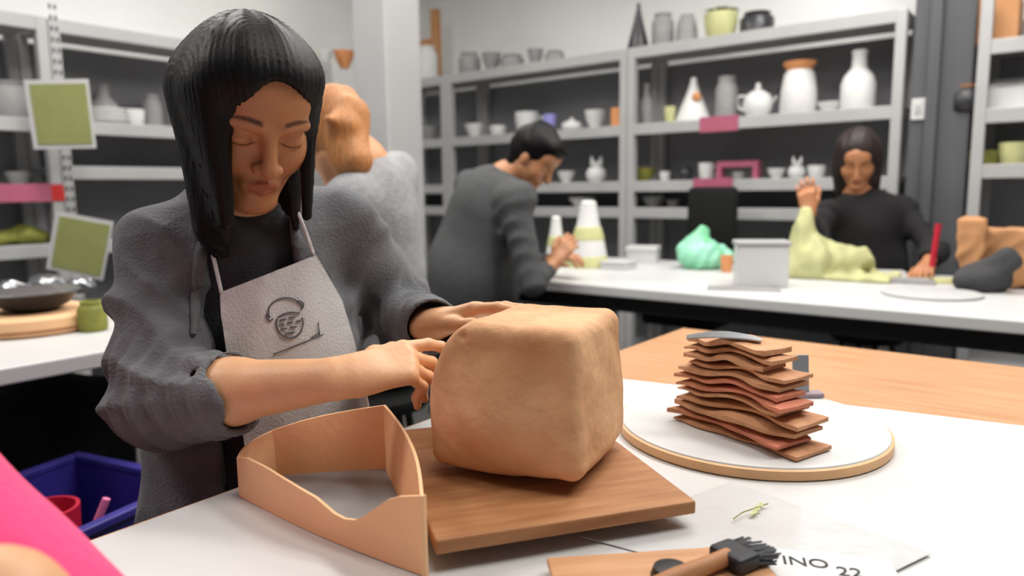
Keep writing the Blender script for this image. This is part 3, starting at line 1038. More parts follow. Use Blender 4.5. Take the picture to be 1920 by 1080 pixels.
# left bank
zl1 = 1.49 - 0.003
put(195, 195, 50, 78, zl1, L0, nL, 'figurine_vase', 'bottle', M_GREYCER, 'grey long-necked vase behind the white plates on the side shelf', 'vase', inset=0.32)
for i in range(4):
    p = shelf_at(200, 205, zl1 + 0.018 * i, L0, nL, 0.13)
    pot('plate', 'plate', 0.2 - 0.005 * i, 0.03, M_WHITECER, p, 'white plate in the pile on the side shelf, %s' % ['lowest of the pile', 'second from the bottom', 'third from the bottom', 'topmost of the pile'][i], 'plate', 'pile of white plates')
put(252, 205, 34, 30, zl1, L0, nL, 'bowl', 'cup', M_WHITECER, 'white cup beside the pile of white plates', 'cup', inset=0.1)
put(285, 198, 34, 64, zl1, L0, nL, 'jar', 'jar', M_GREYCER, 'grey jar behind the white cup on the side shelf', 'jar', inset=0.3)
put(20, 195, 70, 70, zl1, L0, nL, 'jar', 'jar', M_GREYCER, 'wide grey jar on the side shelf beyond the slotted post', 'jar', inset=0.2)
put(35, 340, 44, 30, 1.167, L0, nL, 'bowl', 'bowl', M_GREYCER, 'grey bowl on the shelf above the pink and red tape', 'bowl', inset=0.15)
zl0 = 1.957
# pale green bag on the left top shelf
p = shelf_at(530, 85, zl0, L0, nL, 0.2)
F = Field(p - np.array([.35, .3, .05]), p + np.array([.35, .3, .3]), 0.012)
for a, b, r in ((-.16, .07, .08), (-.05, .10, .10), (.06, .08, .09), (.16, .05, .06)):
    F.ell(p + dL * a + np.array([0, 0, b]), (r * 1.2, r, r * 0.9), 0.05)
F.disp(lambda x, y, z: 0.008 * wob(x, y, z, 28, 9))
F.rbox(p + np.array([0, 0, -.1]), (.4, .4, .1), .001, None, .002, 'carve')
o = obj('plastic_bag', F.mesh('plastic_bag'), M_YELLOW)
tag(o, 'pale yellow green crumpled bag on the top side shelf', 'bag')
put(645, 100, 38, 30, zl0, L0, nL, 'bowl', 'bowl', M_ORANGE, 'orange terracotta bowl at the end of the top side shelf', 'bowl', inset=0.12)
put(608, 95, 30, 22, zl0, L0, nL, 'bowl', 'bowl', M_WHITECER, 'white bowl beside the orange bowl on the top side shelf', 'bowl', inset=0.07)
# cards hung on the slotted post
def card(quad, Y, label, tiltname):
    pts = [P(u, v, Y) for u, v in quad]
    c = sum(pts) / 4
    ex = unit(pts[1] - pts[0]); up = unit(pts[0] - pts[3])
    nn = unit(np.cross(ex, up)); up = np.cross(nn, ex)
    t = empty('note_card', c)
    def slab(sc, d0, d1, m, name, sh=(0, 0)):
        bm = bmesh.new()
        a = [bm.verts.new(Vector((q - c) * sc + nn * d0 + ex * sh[0] + up * sh[1])) for q in pts]
        b = [bm.verts.new(Vector((q - c) * sc + nn * d1 + ex * sh[0] + up * sh[1])) for q in pts]
        bm.faces.new(a); bm.faces.new(b)
        for i in range(4):
            bm.faces.new((a[i], a[(i + 1) % 4], b[(i + 1) % 4], b[i]))
        bmesh.ops.recalc_face_normals(bm, faces=bm.faces)
        obj(name, bm, m, t)
    slab(1.1, -0.004, 0.0, M_WHITETOP, 'backing')
    slab(0.96, 0.001, 0.004, M_LIME, 'green_sheet', (0.006, 0.0))
    tag(t, label, 'note card')
card([(50, 156), (160, 154), (174, 272), (68, 274)], 3.36, 'upright lime green card on a white backing on the slotted post', 0)
card([(108, 402), (207, 420), (188, 520), (92, 500)], 3.30, 'tilted lime green card on a white backing below the upright one', 0)
# olive cloth pile on the lower left shelf
p = shelf_at(30, 440, 0.899, L0, nL, 0.16)
F = Field(p - np.array([.25, .2, .03]), p + np.array([.25, .2, .14]), 0.01)
for a, b, r in ((-.08, .03, .06), (.02, .04, .07), (.09, .03, .05)):
    F.ell(p + dL * a + np.array([0, 0, b]), (r * 1.3, r, r * .7), .03)
F.disp(lambda x, y, z: 0.006 * wob(x, y, z, 40, 11))
F.rbox(p + np.array([0, 0, -.1]), (.4, .4, .1), .001, None, .002, 'carve')
o = obj('cloth', F.mesh('cloth'), M_OLIVE)
tag(o, 'olive green crumpled cloth on the low side shelf', 'cloth')
# white and black trays below
p = shelf_at(40, 505, 0.897, L0, nL, 0.1)

# left table: wooden wheel, metal bowl, foil, jar
wc = Z(45, 632, TOP) + np.array([-0.06, 0.13, 0])
t = empty('throwing_bat', (wc[0], wc[1], TOP))
tag(t, 'thick round pale wooden wheel on the white side table', 'bat')
bm = bmesh.new(); lathe(bm, [(0, 0), (.17, 0), (.18, .008), (.18, .045), (.172, .053), (0, .053)], 40)
smooth(obj('disc', bm, M_TANBOX, t))
bm = bmesh.new(); lathe(bm, [(.181, .012), (.183, .014), (.183, .018), (.181, .02)], 40)
smooth(obj('groove_band', bm, M_BOARD, t))
bw = empty('metal_bowl', (wc[0] + 0.015, wc[1] - 0.01, TOP + 0.0533))
tag(bw, 'dark metal bowl sitting on the wooden wheel', 'bowl')
bm = bmesh.new(); lathe(bm, [(0, 0), (.05, 0), (.09, .02), (.115, .055), (.118, .055), (.112, .055), (.088, .024), (.045, .006), (0, .006)], 32)
smooth(obj('body', bm, M_DARKMETAL, bw))
bm = bmesh.new(); lathe(bm, [(.114, .0535), (.121, .055), (.121, .06), (.114, .0612)], 32)
smooth(obj('rim', bm, M_METAL, bw))
for i, (u, v, r) in enumerate(((22, 545, .05), (88, 540, .058), (150, 538, .05))):
    p = Z(u, v + 14, TOP)
    F = Field(p - np.array([.14, .14, .02]), p + np.array([.14, .14, .16]), 0.008)
    F.ell(p + np.array([0, 0, r * .7]), (r * 1.3, r, r * .8), .02)
    F.disp(lambda x, y, z: 0.011 * np.abs(wob(x, y, z, 55, 20 + i)))
    F.rbox(p + np.array([0, 0, -.1]), (.4, .4, .1), .001, None, .002, 'carve')
    o = obj('foil_wad', F.mesh('foil_wad'), M_METAL)
    tag(o, 'crumpled silver foil on the white side table, %s' % ['behind the metal bowl', 'next to the tilted card', 'next to the yellow green jar'][i], 'foil', 'crumpled foil on the side table')
jp = Z(168, 622, TOP)
pot('jar', 'jar', 0.075, 0.085, M_OLIVE, (jp[0], jp[1] + 0.02, TOP), 'olive jar beside the wooden wheel on the side table', 'jar')

# under the side table: black bag, blue crate with red and pink things
cb = Z(170, 1000, 0.36)
cp = np.array([-0.98, 1.52])
t = empty('plastic_crate', (cp[0], cp[1], 0.28), AR + 0.25)
tag(t, 'navy blue plastic crate on a stool beside the woman in the apron', 'crate')
bm = bmesh.new()
cw, cdp, ch = 0.2, 0.16, 0.19
box(bm, (-cw, -cdp, 0), (cw, cdp, 0.01))
box(bm, (-cw, -cdp, 0), (-cw + .01, cdp, ch)); box(bm, (cw - .01, -cdp, 0), (cw, cdp, ch))
box(bm, (-cw, -cdp, 0), (cw, -cdp + .01, ch)); box(bm, (-cw, cdp - .01, 0), (cw, cdp, ch))
obj('body', bm, M_BLUE, t)
bm = bmesh.new()
box(bm, (-cw - .015, -cdp - .015, ch), (cw + .015, -cdp + .012, ch + .018), .004); box(bm, (-cw - .015, cdp - .012, ch), (cw + .015, cdp + .015, ch + .018), .004)
box(bm, (-cw - .015, -cdp, ch), (-cw + .012, cdp, ch + .018), .004); box(bm, (cw - .012, -cdp, ch), (cw + .015, cdp, ch + .018), .004)
obj('rim', bm, M_BLUE, t)
o = obj('low_bench', boxmesh((-0.3, -0.25, 0), (0.3, 0.25, 0.279), 0.006), M_BLACKP, loc=(cp[0], cp[1], 0), rz=AR + 0.25)
tag(o, 'low black bench under the navy crate', 'bench')
c_, s_ = math.cos(AR + .25), math.sin(AR + .25)
def crate_p(x, y):
    return (cp[0] + c_ * x - s_ * y, cp[1] + s_ * x + c_ * y)
x_, y_ = crate_p(-0.02, -0.04)
pot('red_pot', 'cup', 0.13, 0.17, M_RED, (x_, y_, 0.2905), 'red plastic cup inside the navy crate', 'cup')
x_, y_ = crate_p(0.10, -0.06)
bm = bmesh.new(); tube(bm, [(-0.05, -0.02, 0.008), (0.02, 0, 0.11), (0.06, 0.02, 0.21)], 0.008, 8)
o = smooth(obj('pink_stick', bm, mat('rose_plastic', (226, 118, 160), .5), loc=(x_, y_, 0.2905)))
tag(o, 'rose pink plastic stick leaning inside the navy crate', 'stick')
# black bag on the bench end
bp_ = np.array([-1.50, 2.15, 0.0])
F = Field(bp_ + np.array([-.32, -.3, -.02]), bp_ + np.array([.36, .3, .62]), 0.012)
F.rbox(bp_ + np.array([0, 0, .27]), (.26, .2, .27), .08, None, .02)
F.ell(bp_ + np.array([.08, 0, .45]), (.22, .2, .12), .06)
F.disp(lambda x, y, z: 0.012 * wob(x, y, z, 16, 31))
o = obj('bag', F.mesh('bag'), M_BLACKC)
me = o.data
o.location.z = -min(v.co.z for v in me.vertices)
tag(o, 'big black soft bag on the floor beside the navy crate', 'bag')

# ------------------------------------------------------------------ things on the long white table
def onBT(u, v):
    p = Z(u, v, TOP)
    return np.array([p[0], p[1], TOP])
def squeeze(u, v, wpx, hpx, label, m):
    p = onBT(u, v); k = p[1] / FPX
    t = empty('clay_cone', p)
    w, h = wpx * k, hpx * k
    bm = bmesh.new(); lathe(bm, [(0, 0), (.5 * w, 0), (.5 * w, .08 * h), (.42 * w, .35 * h), (.3 * w, .62 * h), (.22 * w, .86 * h), (.2 * w, .97 * h), (.12 * w, h), (0, h)], 22)
    smooth(obj('body', bm, M_WHITECER, t))
    bm = bmesh.new(); lathe(bm, [(.5 * w, .0), (.515 * w, .005 * h), (.512 * w, .1 * h), (.48 * w, .17 * h), (.44 * w, .18 * h)], 22)
    smooth(obj('foot_band', bm, M_YELLOW, t))
    bm = bmesh.new(); lathe(bm, [(.40 * w, .41 * h), (.405 * w, .44 * h), (.33 * w, .6 * h), (.30 * w, .61 * h)], 22)
    smooth(obj('neck_band', bm, M_YELLOW, t))
    tag(t, label, 'bottle')
squeeze(1043, 499, 42, 94, 'small white tapering bottle with pale yellow bands', None)
squeeze(1103, 500, 74, 124, 'large white tapering bottle with pale yellow bands', None)
for i, (u, v, w_, d_, h_) in enumerate(((1160, 504, .13, .12, .04), (1206, 492, .15, .12, .085))):
    p = onBT(u, v)
    t = empty('white_box', p, AR + 0.3 * i)
    obj('base', boxmesh((-w_ / 2, -d_ / 2, 0), (w_ / 2, d_ / 2, h_ * .7), .004), M_WHITETOP, t)
    obj('lid', boxmesh((-w_ / 2 - .004, -d_ / 2 - .004, h_ * .7), (w_ / 2 + .004, d_ / 2 + .004, h_), .004), M_WHITETOP, t)
    tag(t, ['flat white box beside the large tapering bottle', 'white lidded box behind the flat white box'][i], 'box')
# mint bag
p = onBT(1318, 503)
F = Field(p - np.array([.25, .25, .02]), p + np.array([.25, .25, .28]), 0.008)
F.ell(p + np.array([-.01, 0, .06]), (.11, .1, .08), .03)
F.ell(p + np.array([-.03, .02, .10]), (.07, .07, .06), .04)
F.cone(p + np.array([-.02, 0, .13]), p + np.array([-.005, 0, .185]), .028, .018, .03)
F.ell(p + np.array([.08, -.01, .05]), (.06, .06, .05), .03)
F.disp(lambda x, y, z: 0.007 * wob(x, y, z, 60, 41))
F.rbox(p + np.array([0, 0, -.1]), (.4, .4, .1), .001, None, .002, 'carve')
o = obj('plastic_bag', F.mesh('plastic_bag'), M_MINT)
tag(o, 'mint green knotted plastic bag on the long white table', 'bag')
p = onBT(1362, 510)
pot('small_cup', 'cup', 0.055, 0.075, M_ORANGE, p, 'small orange cup beside the white tub', 'cup')
# white tub
p = onBT(1425, 536)
t = empty('white_tub', p, AR + 0.5)
k = p[1] / FPX
bm = bmesh.new(); box(bm, (-46 * k, -.06, 0), (46 * k, .06, 78 * k), .008)
obj('body', bm, M_WHITETOP, t)
bm = bmesh.new(); box(bm, (-49 * k, -.065, 78 * k), (49 * k, .065, 86 * k), .004)
obj('lid', bm, M_SHELF, t)
tag(t, 'white lidded tub in front of the lime cloth', 'tub')
# grey slab under the tub
p2 = onBT(1390, 536)
o = obj('slate_tile', boxmesh((-.13, -.05, 0), (.13, .05, .006), .001), M_GREYCER, loc=p2 - np.array([0.02, 0.09, 0]), rz=AR + .35)
tag(o, 'thin grey tile lying in front of the white tub', 'tile')
# lime cloth draped over something
p = onBT(1560, 520)
F = Field(p - np.array([.35, .3, .02]), p + np.array([.35, .3, .36]), 0.008)
F.cone(p + np.array([-.11, .03, .06]), p + np.array([-.115, .03, .275]), .088, .022, .04)
F.cone(p + np.array([-.05, .02, .06]), p + np.array([.11, 0, .07]), .095, .055, .06)
F.rbox(p + np.array([.02, 0, .008]), (.22, .13, .012), .008, np.array([dR, dL, [0, 0, 1]]), .03)
F.disp(lambda x, y, z: 0.007 * wob(x, y, z * .4, 45, 51) + .003 * wob(x, y, z, 90, 52))
F.rbox(p + np.array([0, 0, -.1]), (.5, .5, .1), .001, None, .002, 'carve')
o = obj('draped_cloth', F.mesh('draped_cloth'), M_LIMECLOTH)
tag(o, 'pale lime cloth draped in a peak on the long white table', 'cloth')
# papers, grey round bat, trays
p = onBT(1745, 553)
t = empty('grey_bat', p)
tag(t, 'thin round grey throwing bat on the long white table', 'bat')
bm = bmesh.new(); lathe(bm, [(0, 0), (.15, 0), (.155, .003), (.155, .009), (.15, .011), (0, .011)], 40)
smooth(obj('disc', bm, mat('pale_grey_board', (186, 186, 186), .6, .05, 12), t))
for i, (u, v, w_, d_, m, lab) in enumerate(((1708, 530, .17, .11, M_GREYCER, 'grey flat tray near the hand of the person in black'), (1765, 530, .13, .09, M_YELLOW, 'pale yellow sheet between the tray and the grey bat'), (1668, 514, .12, .07, M_WHITETOP, 'white pad beside the lime cloth'))):
    p = onBT(u, v)
    bm = boxmesh((-w_ / 2, -d_ / 2, 0), (w_ / 2, d_ / 2, .012), .003)
    box(bm, (-w_ / 2 + .01, -d_ / 2 + .01, .012), (w_ / 2 - .01, d_ / 2 - .01, .016), .001)
    o = obj(['tray', 'paper_pad', 'paper_pad'][i], bm, m, loc=p, rz=AR + [.1, .5, .3][i])
    tag(o, lab, ['tray', 'pad', 'pad'][i])
for i, (a, b, m, lab) in enumerate((((1792, 532), (1826, 545), mat('rose_pencil', (216, 150, 176), .5), 'rose pink pencil lying beside the tray on the long white table'), ((1806, 528), (1840, 538), M_INK, 'black pencil lying beside the rose pencil'))):
    p, q = onBT(*a), onBT(*b)
    bm = bmesh.new(); tube(bm, [np.array([0, 0, .005]), q - p + np.array([0, 0, .005])], .005, 6)
    tag(obj('pencil', bm, m, loc=p), lab, 'pencil')
# chair behind the long table
cpz = P(1335, 420, 3.92)
t = empty('office_chair', (cpz[0], cpz[1], 0), AR + math.pi)
tag(t, 'black padded chair between the long white table and the shelves', 'chair')
bm = bmesh.new(); box(bm, (-.14, -.03, .72), (.14, .03, 1.13), .028)
smooth(obj('backrest', bm, M_BLACKC, t), 50)
obj('seat', boxmesh((-.2, .02, .43), (.2, .42, .5), .02), M_BLACKC, t)
bm = bmesh.new(); tube(bm, [(0, .04, .45), (0, -.035, .5), (0, -.045, .9)], .02, 8)
obj('back_bar', bm, M_BLACKP, t)
bm = bmesh.new(); tube(bm, [(0, .22, .08), (0, .22, .44)], .03, 10)
obj('column', bm, M_DARKMETAL, t)
for k in range(5):
    a = k * 2 * math.pi / 5
    bm = bmesh.new(); tube(bm, [(0, .22, .09), (.24 * math.cos(a), .22 + .24 * math.sin(a), .03)], [.025, .018], 8)
    lg = obj('leg', bm, M_BLACKP, t)
    bm = bmesh.new(); lathe(bm, [(0, 0), (.02, .002), (.025, .02), (.02, .038), (0, .04)], 10, off=(.24 * math.cos(a), .22 + .24 * math.sin(a), 0))
    obj('castor', bm, M_BLACKP, lg)

# far right shelf contents
n4, o4 = nR, R4
put(1812, 205, 60, 46, 1.457, R4, nR, 'dark_pot', 'jar', M_DARKCER, 'black round pot with an orange lid on the far shelf', 'pot', 'orange_top', inset=0.12)
p = shelf_at(1868, 70, 1.757, R4, nR, .2)
o = obj('cardboard_box', boxmesh((-.09, -.11, 0), (.09, .11, .2), .004), M_KRAFT, loc=p, rz=AR)
tag(o, 'brown cardboard box on the far top shelf', 'box')
for i, (u, v, a) in enumerate(((1892, 190, .0), (1897, 190, .0), (1902, 185, .0))):
    p = shelf_at(u, v, 1.4575, R4, nR, .10 + .10 * i)
    bm = bmesh.new(); box(bm, (-.09, -.006, 0), (.09, .006, .10 + .03 * i), .003)
    o = obj('tile', bm, M_WHITECER, loc=p, rz=AR + a * .3)
    tag(o, 'white slab leaning on the far shelf, %s' % ['in front of the others', 'between two others', 'at the back'][i], 'slab', 'white slabs on the far shelf')
p = shelf_at(1838, 300, 1.212, R4, nR, .2)
o = obj('olive_tray', boxmesh((-.08, -.08, 0), (.08, .08, .07), .01), M_OLIVE, loc=p, rz=AR)
tag(o, 'olive green tray box on the far shelf', 'tray')
put(1900, 295, 50, 40, 1.212, R4, nR, 'planter', 'cup', M_YELLOW, 'pale yellow planter on the far shelf', 'planter', inset=.1)
# brown paper bag and grey cushion at the right end of the long table
p = onBT(1885, 540)
p[2] = TOP
F = Field(p - np.array([.3, .25, .02]), p + np.array([.3, .25, .36]), 0.009)
RB = np.array([dR, dL, [0, 0, 1]])
F.rbox(p + np.array([0.03, .03, .11]), (.13, .07, .11), .012, RB, .01, taper=-.05)
F.rbox(p + np.array([-.10, .05, .16]), (.05, .05, .10), .012, RB, .02)
F.disp(lambda x, y, z: 0.010 * np.abs(wob(x, y, z, 40, 61)))
F.rbox(p + np.array([0, 0, -.1]), (.5, .5, .1), .001, None, .002, 'carve')
o = obj('paper_bag', F.mesh('paper_bag'), M_KRAFT)
tag(o, 'crumpled brown paper bag at the end of the long white table', 'bag')
p = onBT(1832, 542)
F = Field(p - np.array([.25, .2, .02]), p + np.array([.25, .2, .22]), 0.008)
Rc = np.array(Matrix.Rotation(math.radians(38), 3, 'Y')) @ RB
F.rbox(p + np.array([0, -.06, .075]), (.10, .05, .045), .03, Rc, .01)
F.ell(p + np.array([-.02, -.06, .04]), (.10, .06, .05), .03)
F.disp(lambda x, y, z: 0.004 * wob(x, y, z, 40, 62))
F.rbox(p + np.array([0, 0, -.1]), (.5, .5, .1), .001, None, .002, 'carve')
o = obj('pouch', F.mesh('pouch'), mat('dark_grey_cloth', (62, 62, 64), .9, .1, 20, .3, 90))
tag(o, 'dark grey soft pouch leaning on the brown paper bag', 'pouch')
# switch on the dark wall stub
p = PL(1722, 205, R0 - nR * 0.02, nR)
t = empty('wall_switch', p, AR)
tag(t, 'small white wall switch beside the shelves', 'switch')
obj('plate', boxmesh((-.03, -.012, -.05), (.03, 0.002, .05), .003), M_WHITETOP, t)
obj('rocker', boxmesh((-.012, -.017, -.02), (.012, -.012, .02), .001), M_SHELF, t)
# ------------------------------------------------------------------ people
def hand(F, W, fwd, back, side, curls, spread, k=0.006, sc=1.0, thumb=None, tips=None):
    """W wrist, fwd along the palm, back = back of the hand, side = towards the thumb."""
    fwd = unit(fwd); back = unit(back - fwd * (np.dot(back, fwd))); s0 = np.cross(fwd, back)
    side = s0 if np.dot(s0, side) > 0 else -s0
    def rot(v, ax, a):
        return v * math.cos(a) + np.cross(ax, v) * math.sin(a) + ax * np.dot(ax, v) * (1 - math.cos(a))
    kn = []
    offs = [0.027, 0.009, -0.009, -0.025]
    palm = [0.086, 0.088, 0.083, 0.076]
    lens = [(0.040, 0.024, 0.020), (0.043, 0.027, 0.021), (0.040, 0.025, 0.020), (0.031, 0.019, 0.018)]
    for i in range(4):
        kp = W + sc * (fwd * palm[i] + side * offs[i])
        F.cone(W + sc * (fwd * 0.012 + side * offs[i] * 0.55), kp, 0.0145 * sc, 0.0112 * sc, 0.014)
        kn.append(kp)
    F.cone(W - fwd * 0.010, W + fwd * 0.02 * sc, 0.0235 * sc, 0.023 * sc, 0.02, flat=back, ff=0.74)
    out = []
    ax = np.cross(fwd, back)                       # bend axis: fwd turns away from back
    for i in range(4):
        d = rot(fwd, back, spread[i] * (1 if np.dot(np.cross(back, fwd), side) > 0 else -1))
        p = kn[i]
        nb = back.copy()
        for j in range(3):
            a = -math.radians(curls[i][j])
            sgn = 1.0
            d2 = rot(d, ax, a)
            if np.dot(d2, back) > np.dot(d, back) and curls[i][j] > 0:
                d2 = rot(d, ax, -a)
                nb = rot(nb, ax, -a)
            else:
                nb = rot(nb, ax, a)
            d = d2
            q = p + d * lens[i][j] * sc
            r0 = (0.0096, 0.0086, 0.0078)[j] * sc * (0.88 if i == 3 else 1)
            r1 = (0.0086, 0.0078, 0.0062)[j] * sc * (0.88 if i == 3 else 1)
            F.cone(p, q, r0, r1, k * 0.6)
            p = q
        out.append((p, nb, d))
    if thumb is None:
        thumb = [(0.045, 0.75), (0.034, 0.35), (0.028, 0.2)]
    p = W + sc * (fwd * 0.018 + side * 0.018 - back * 0.004)
    rr = [0.0135, 0.0105, 0.0092, 0.0074]
    for j, (ln, an) in enumerate(thumb):
        d = unit(fwd * math.cos(an) + side * math.sin(an) - back * (0.25 if j == 0 else 0.35))
        q = p + d * ln * sc
        F.cone(p, q, rr[j] * sc, rr[j + 1] * sc, 0.008)
        p = q
    out.append((p, unit(back + side * 0.3), d))
    return out

def head_frame(yaw, pitch, roll=0.0):
    """yaw: azimuth of the face (0 = +x, ccw); pitch down positive. rows: left, forward, up"""
    f = np.array([math.cos(yaw) * math.cos(pitch), math.sin(yaw) * math.cos(pitch), -math.sin(pitch)])
    l = np.array([-math.sin(yaw), math.cos(yaw), 0])
    u = np.cross(f, l) * 1.0
    if u[2] < 0:
        u = -u
    l2 = l * math.cos(roll) + u * math.sin(roll)
    u2 = u * math.cos(roll) - l * math.sin(roll)
    return np.array([l2, f, u2])

def face(F, c, H, sc=1.0, fine=True):
    T = lambda x, y, z: c + sc * (H.T @ np.array([x, y, z]))
    F.ell(T(0, -.012, .030), np.array((.072, .088, .080)) * sc, .01, R=H)
    F.ell(T(0, .030, -.014), np.array((.061, .058, .084)) * sc, .03, R=H)
    for s in (-1, 1):
        F.ell(T(s * .036, .050, -.030), np.array((.027, .026, .028)) * sc, .025, R=H)
        F.cone(T(s * .048, .004, -.055), T(s * .014, .066, -.097), .016 * sc, .015 * sc, .025)
        F.ell(T(s * .076, -.006, -.010), np.array((.010, .018, .030)) * sc, .006, R=H)
    F.ell(T(0, .072, -.098), np.array((.018, .015, .014)) * sc, .02, R=H)
    F.ell(T(0, .070, .050), np.array((.050, .022, .036)) * sc, .03, R=H)
    if fine:
        for s in (-1, 1):
            F.ell(T(s * .033, .100, .004), np.array((.021, .016, .012)) * sc, .016, 'carve', R=H)
            F.ell(T(s * .033, .074, .000), np.array((.0165, .0155, .0140)) * sc, .004, R=H)
            F.ell(T(s * .033, .0895, -.0075), np.array((.016, .004, .0016)) * sc, .003, 'carve', R=H)
            F.cone(T(s * .016, .090, .021), T(s * .048, .079, .021), .006 * sc, .005 * sc, .012)
        F.cone(T(0, .088, .012), T(0, .104, -.030), .0075 * sc, .0105 * sc, .012)
        F.ell(T(0, .106, -.033), np.array((.011, .010, .0095)) * sc, .006, R=H)
        for s in (-1, 1):
            F.ell(T(s * .0125, .096, -.036), np.array((.0085, .010, .0075)) * sc, .005, R=H)
            F.ell(T(s * .007, .101, -.0435), np.array((.0035, .004, .003)) * sc, .003, 'carve', R=H)
        F.ell(T(0, .078, -.066), np.array((.026, .013, .017)) * sc, .012, R=H)
        for s in (-1, 1):
            F.cone(T(s * .0225, .083, -.0658), T(s * .005, .0915, -.0615), .0026 * sc, .0042 * sc, .004)
            F.cone(T(s * .0215, .083, -.0672), T(0, .0905, -.0725), .0026 * sc, .0054 * sc, .004)
        F.cone(T(-.014, .0920, -.0665), T(0, .0960, -.0665), .0012 * sc, .0012 * sc, .002, 'carve')
        F.cone(T(.014, .0920, -.0665), T(0, .0960, -.0665), .0012 * sc, .0012 * sc, .002, 'carve')
    else:
        F.cone(T(0, .088, .012), T(0, .106, -.034), .008 * sc, .013 * sc, .012)
        for s in (-1, 1):
            F.ell(T(s * .033, .098, .004), np.array((.02, .014, .012)) * sc, .016, 'carve', R=H)
        F.ell(T(0, .082, -.062), np.array((.024, .012, .012)) * sc, .012, R=H)
    return T

def face_paint(V, cl, c, H, sc, lips=(0.78, 0.46, 0.50)):
    q = (V - c) @ H.T / sc
    x, y, z = q[:, 0], q[:, 1], q[:, 2]
    ax = np.abs(x)
    fr = (y > .055).astype(float)
    def soft(d, w):
        return np.clip(.5 - d / w, 0, 1) * fr
    def mixin(w, col):
        w = w[:, None]
        cl[:, :3] = cl[:, :3] * (1 - w) + np.array(col) * w
    lip = soft(np.sqrt((x / .0205) ** 2 + ((z + .0668) / .0104) ** 2) - 1, .22) * (y > .076)
    mixin(lip, lips)
    half = .0032 * np.clip((.060 - ax) / .03, .3, 1)
    arch = .0265 + .004 * np.sin((ax - .012) / .042 * 3.0)
    brow = np.minimum(soft(np.abs(z - arch) - half, .0030), soft(np.abs(ax - .0345) - .0205, .004))
    mixin(brow, (.17, .11, .10))
    lash = np.minimum(soft(np.abs(z + .0072 - .004 * ((ax - .033) / .016) ** 2) - .0013, .0016), soft(np.abs(ax - .033) - .0175, .003))
    mixin(lash, (.09, .06, .06))
    ch = soft(np.sqrt(((ax - .040) / .022) ** 2 + ((z + .038) / .02) ** 2) - 1, .8)
    mixin(ch * .6, (1.03, .92, .88))

FACE_SHADE = np.array((0.60, 0.48, 0.38))  # shade over her face and neck, multiplied into the skin tint

# ================================================================== the woman in the apron
RS, RE, RW = P(300, 474, 1.10), P(304, 750, 0.945), P(652, 708, 0.862)
LS, LE, LW = P(640, 432, 1.20), P(752, 590, 1.31), P(808, 610, 1.09)
HC = P(470, 209, 1.03)
HH = head_frame(math.atan2(-0.82, 0.57), math.radians(31), math.radians(-2))
NB = (RS + LS) / 2 + np.array([-0.01, 0.0, 0.015])
MID = P(470, 660, 1.14)
HIP = np.array([-0.44, 1.16, 0.56])
tors = unit(np.array([0.38, -0.92, 0]))          # way the chest faces
W1 = empty('person', (HIP[0], HIP[1], 0))
tag(W1, 'woman with a black bob in grey jacket and apron shaping the clay block', 'person')

blo = np.minimum.reduce([RS, RE, RW, LS, LE, LW, HC, HIP]) - np.array([.12, .16, .12])
bhi = np.maximum.reduce([RS, RE, RW, LS, LE, LW, HC]) + np.array([.22, .16, .22])
F = Field(blo, bhi, 0.0027)
face(F, HC, HH, 1.02)
nk = HC + HH.T @ np.array([0, -.025, -.06])
F.cone(nk, NB + np.array([0.005, 0, -.01]), .046, .050, .03)
F.cone(NB + np.array([0, 0, -.03]), HIP + np.array([0, 0, .06]), .10, .11, .03, flat=tors, ff=.7)
F.cone(RS, LS, .05, .05, .03)
F.cone(RS, RE, .042, .036, .03)
d = unit(RW - RE)
F.cone(RE, RE + (RW - RE) * .4, .038, .0405, .02)
F.cone(RE + (RW - RE) * .4, RW - d * .02, .0405, .026, .02)
F.cone(LS, LE, .042, .036, .03)
F.cone(LE, LW, .036, .024, .02)
# right hand reaching to the left side of the block
rt = hand(F, RW, np.array([.86, .46, .12]), np.array([0.05, -0.60, 0.80]), np.array([0.1, 0.55, 0.5]),
          [(10, 20, 14), (34, 52, 30), (46, 62, 34), (52, 62, 30)], [0.02, 0.0, -0.05, -0.10], sc=0.94,
          thumb=[(0.042, 0.62), (0.034, 0.30), (0.027, 0.12)])
# left hand lying over the back edge of the block
lt_ = hand(F, LW, P(960, 562, 1.06) - LW, np.array([-0.10, 0.25, 0.95]), np.array([0.2, -0.9, 0.1]),
           [(14, 14, 8), (12, 12, 8), (12, 12, 8), (14, 14, 10)], [0.08, 0.02, -0.05, -0.12], sc=0.96,
           thumb=[(0.042, 0.55), (0.033, 0.25), (0.026, 0.15)])
def paint(V, cl):
    q = (V - HC) @ HH.T
    m = q[:, 2] > -.15
    m &= np.linalg.norm(q, axis=1) < .19
    cl[m, :3] = FACE_SHADE
    n0 = cl.copy()
    one = np.ones_like(cl)
    face_paint(V, one, HC, HH, 1.02)
    cl[:, :3] *= one[:, :3]
    for tips in (rt, lt_):
        for (tp, nb, dd) in tips:
            r = V - tp
            on = (np.abs(r @ dd + .002) < .0065) & ((r @ nb) > .0042) & (np.linalg.norm(r, axis=1) < .012)
            cl[on, :3] = M_NAIL
body = obj('body', F.mesh('body', paint), M_SKIN, W1, world=True)
BODYF = None

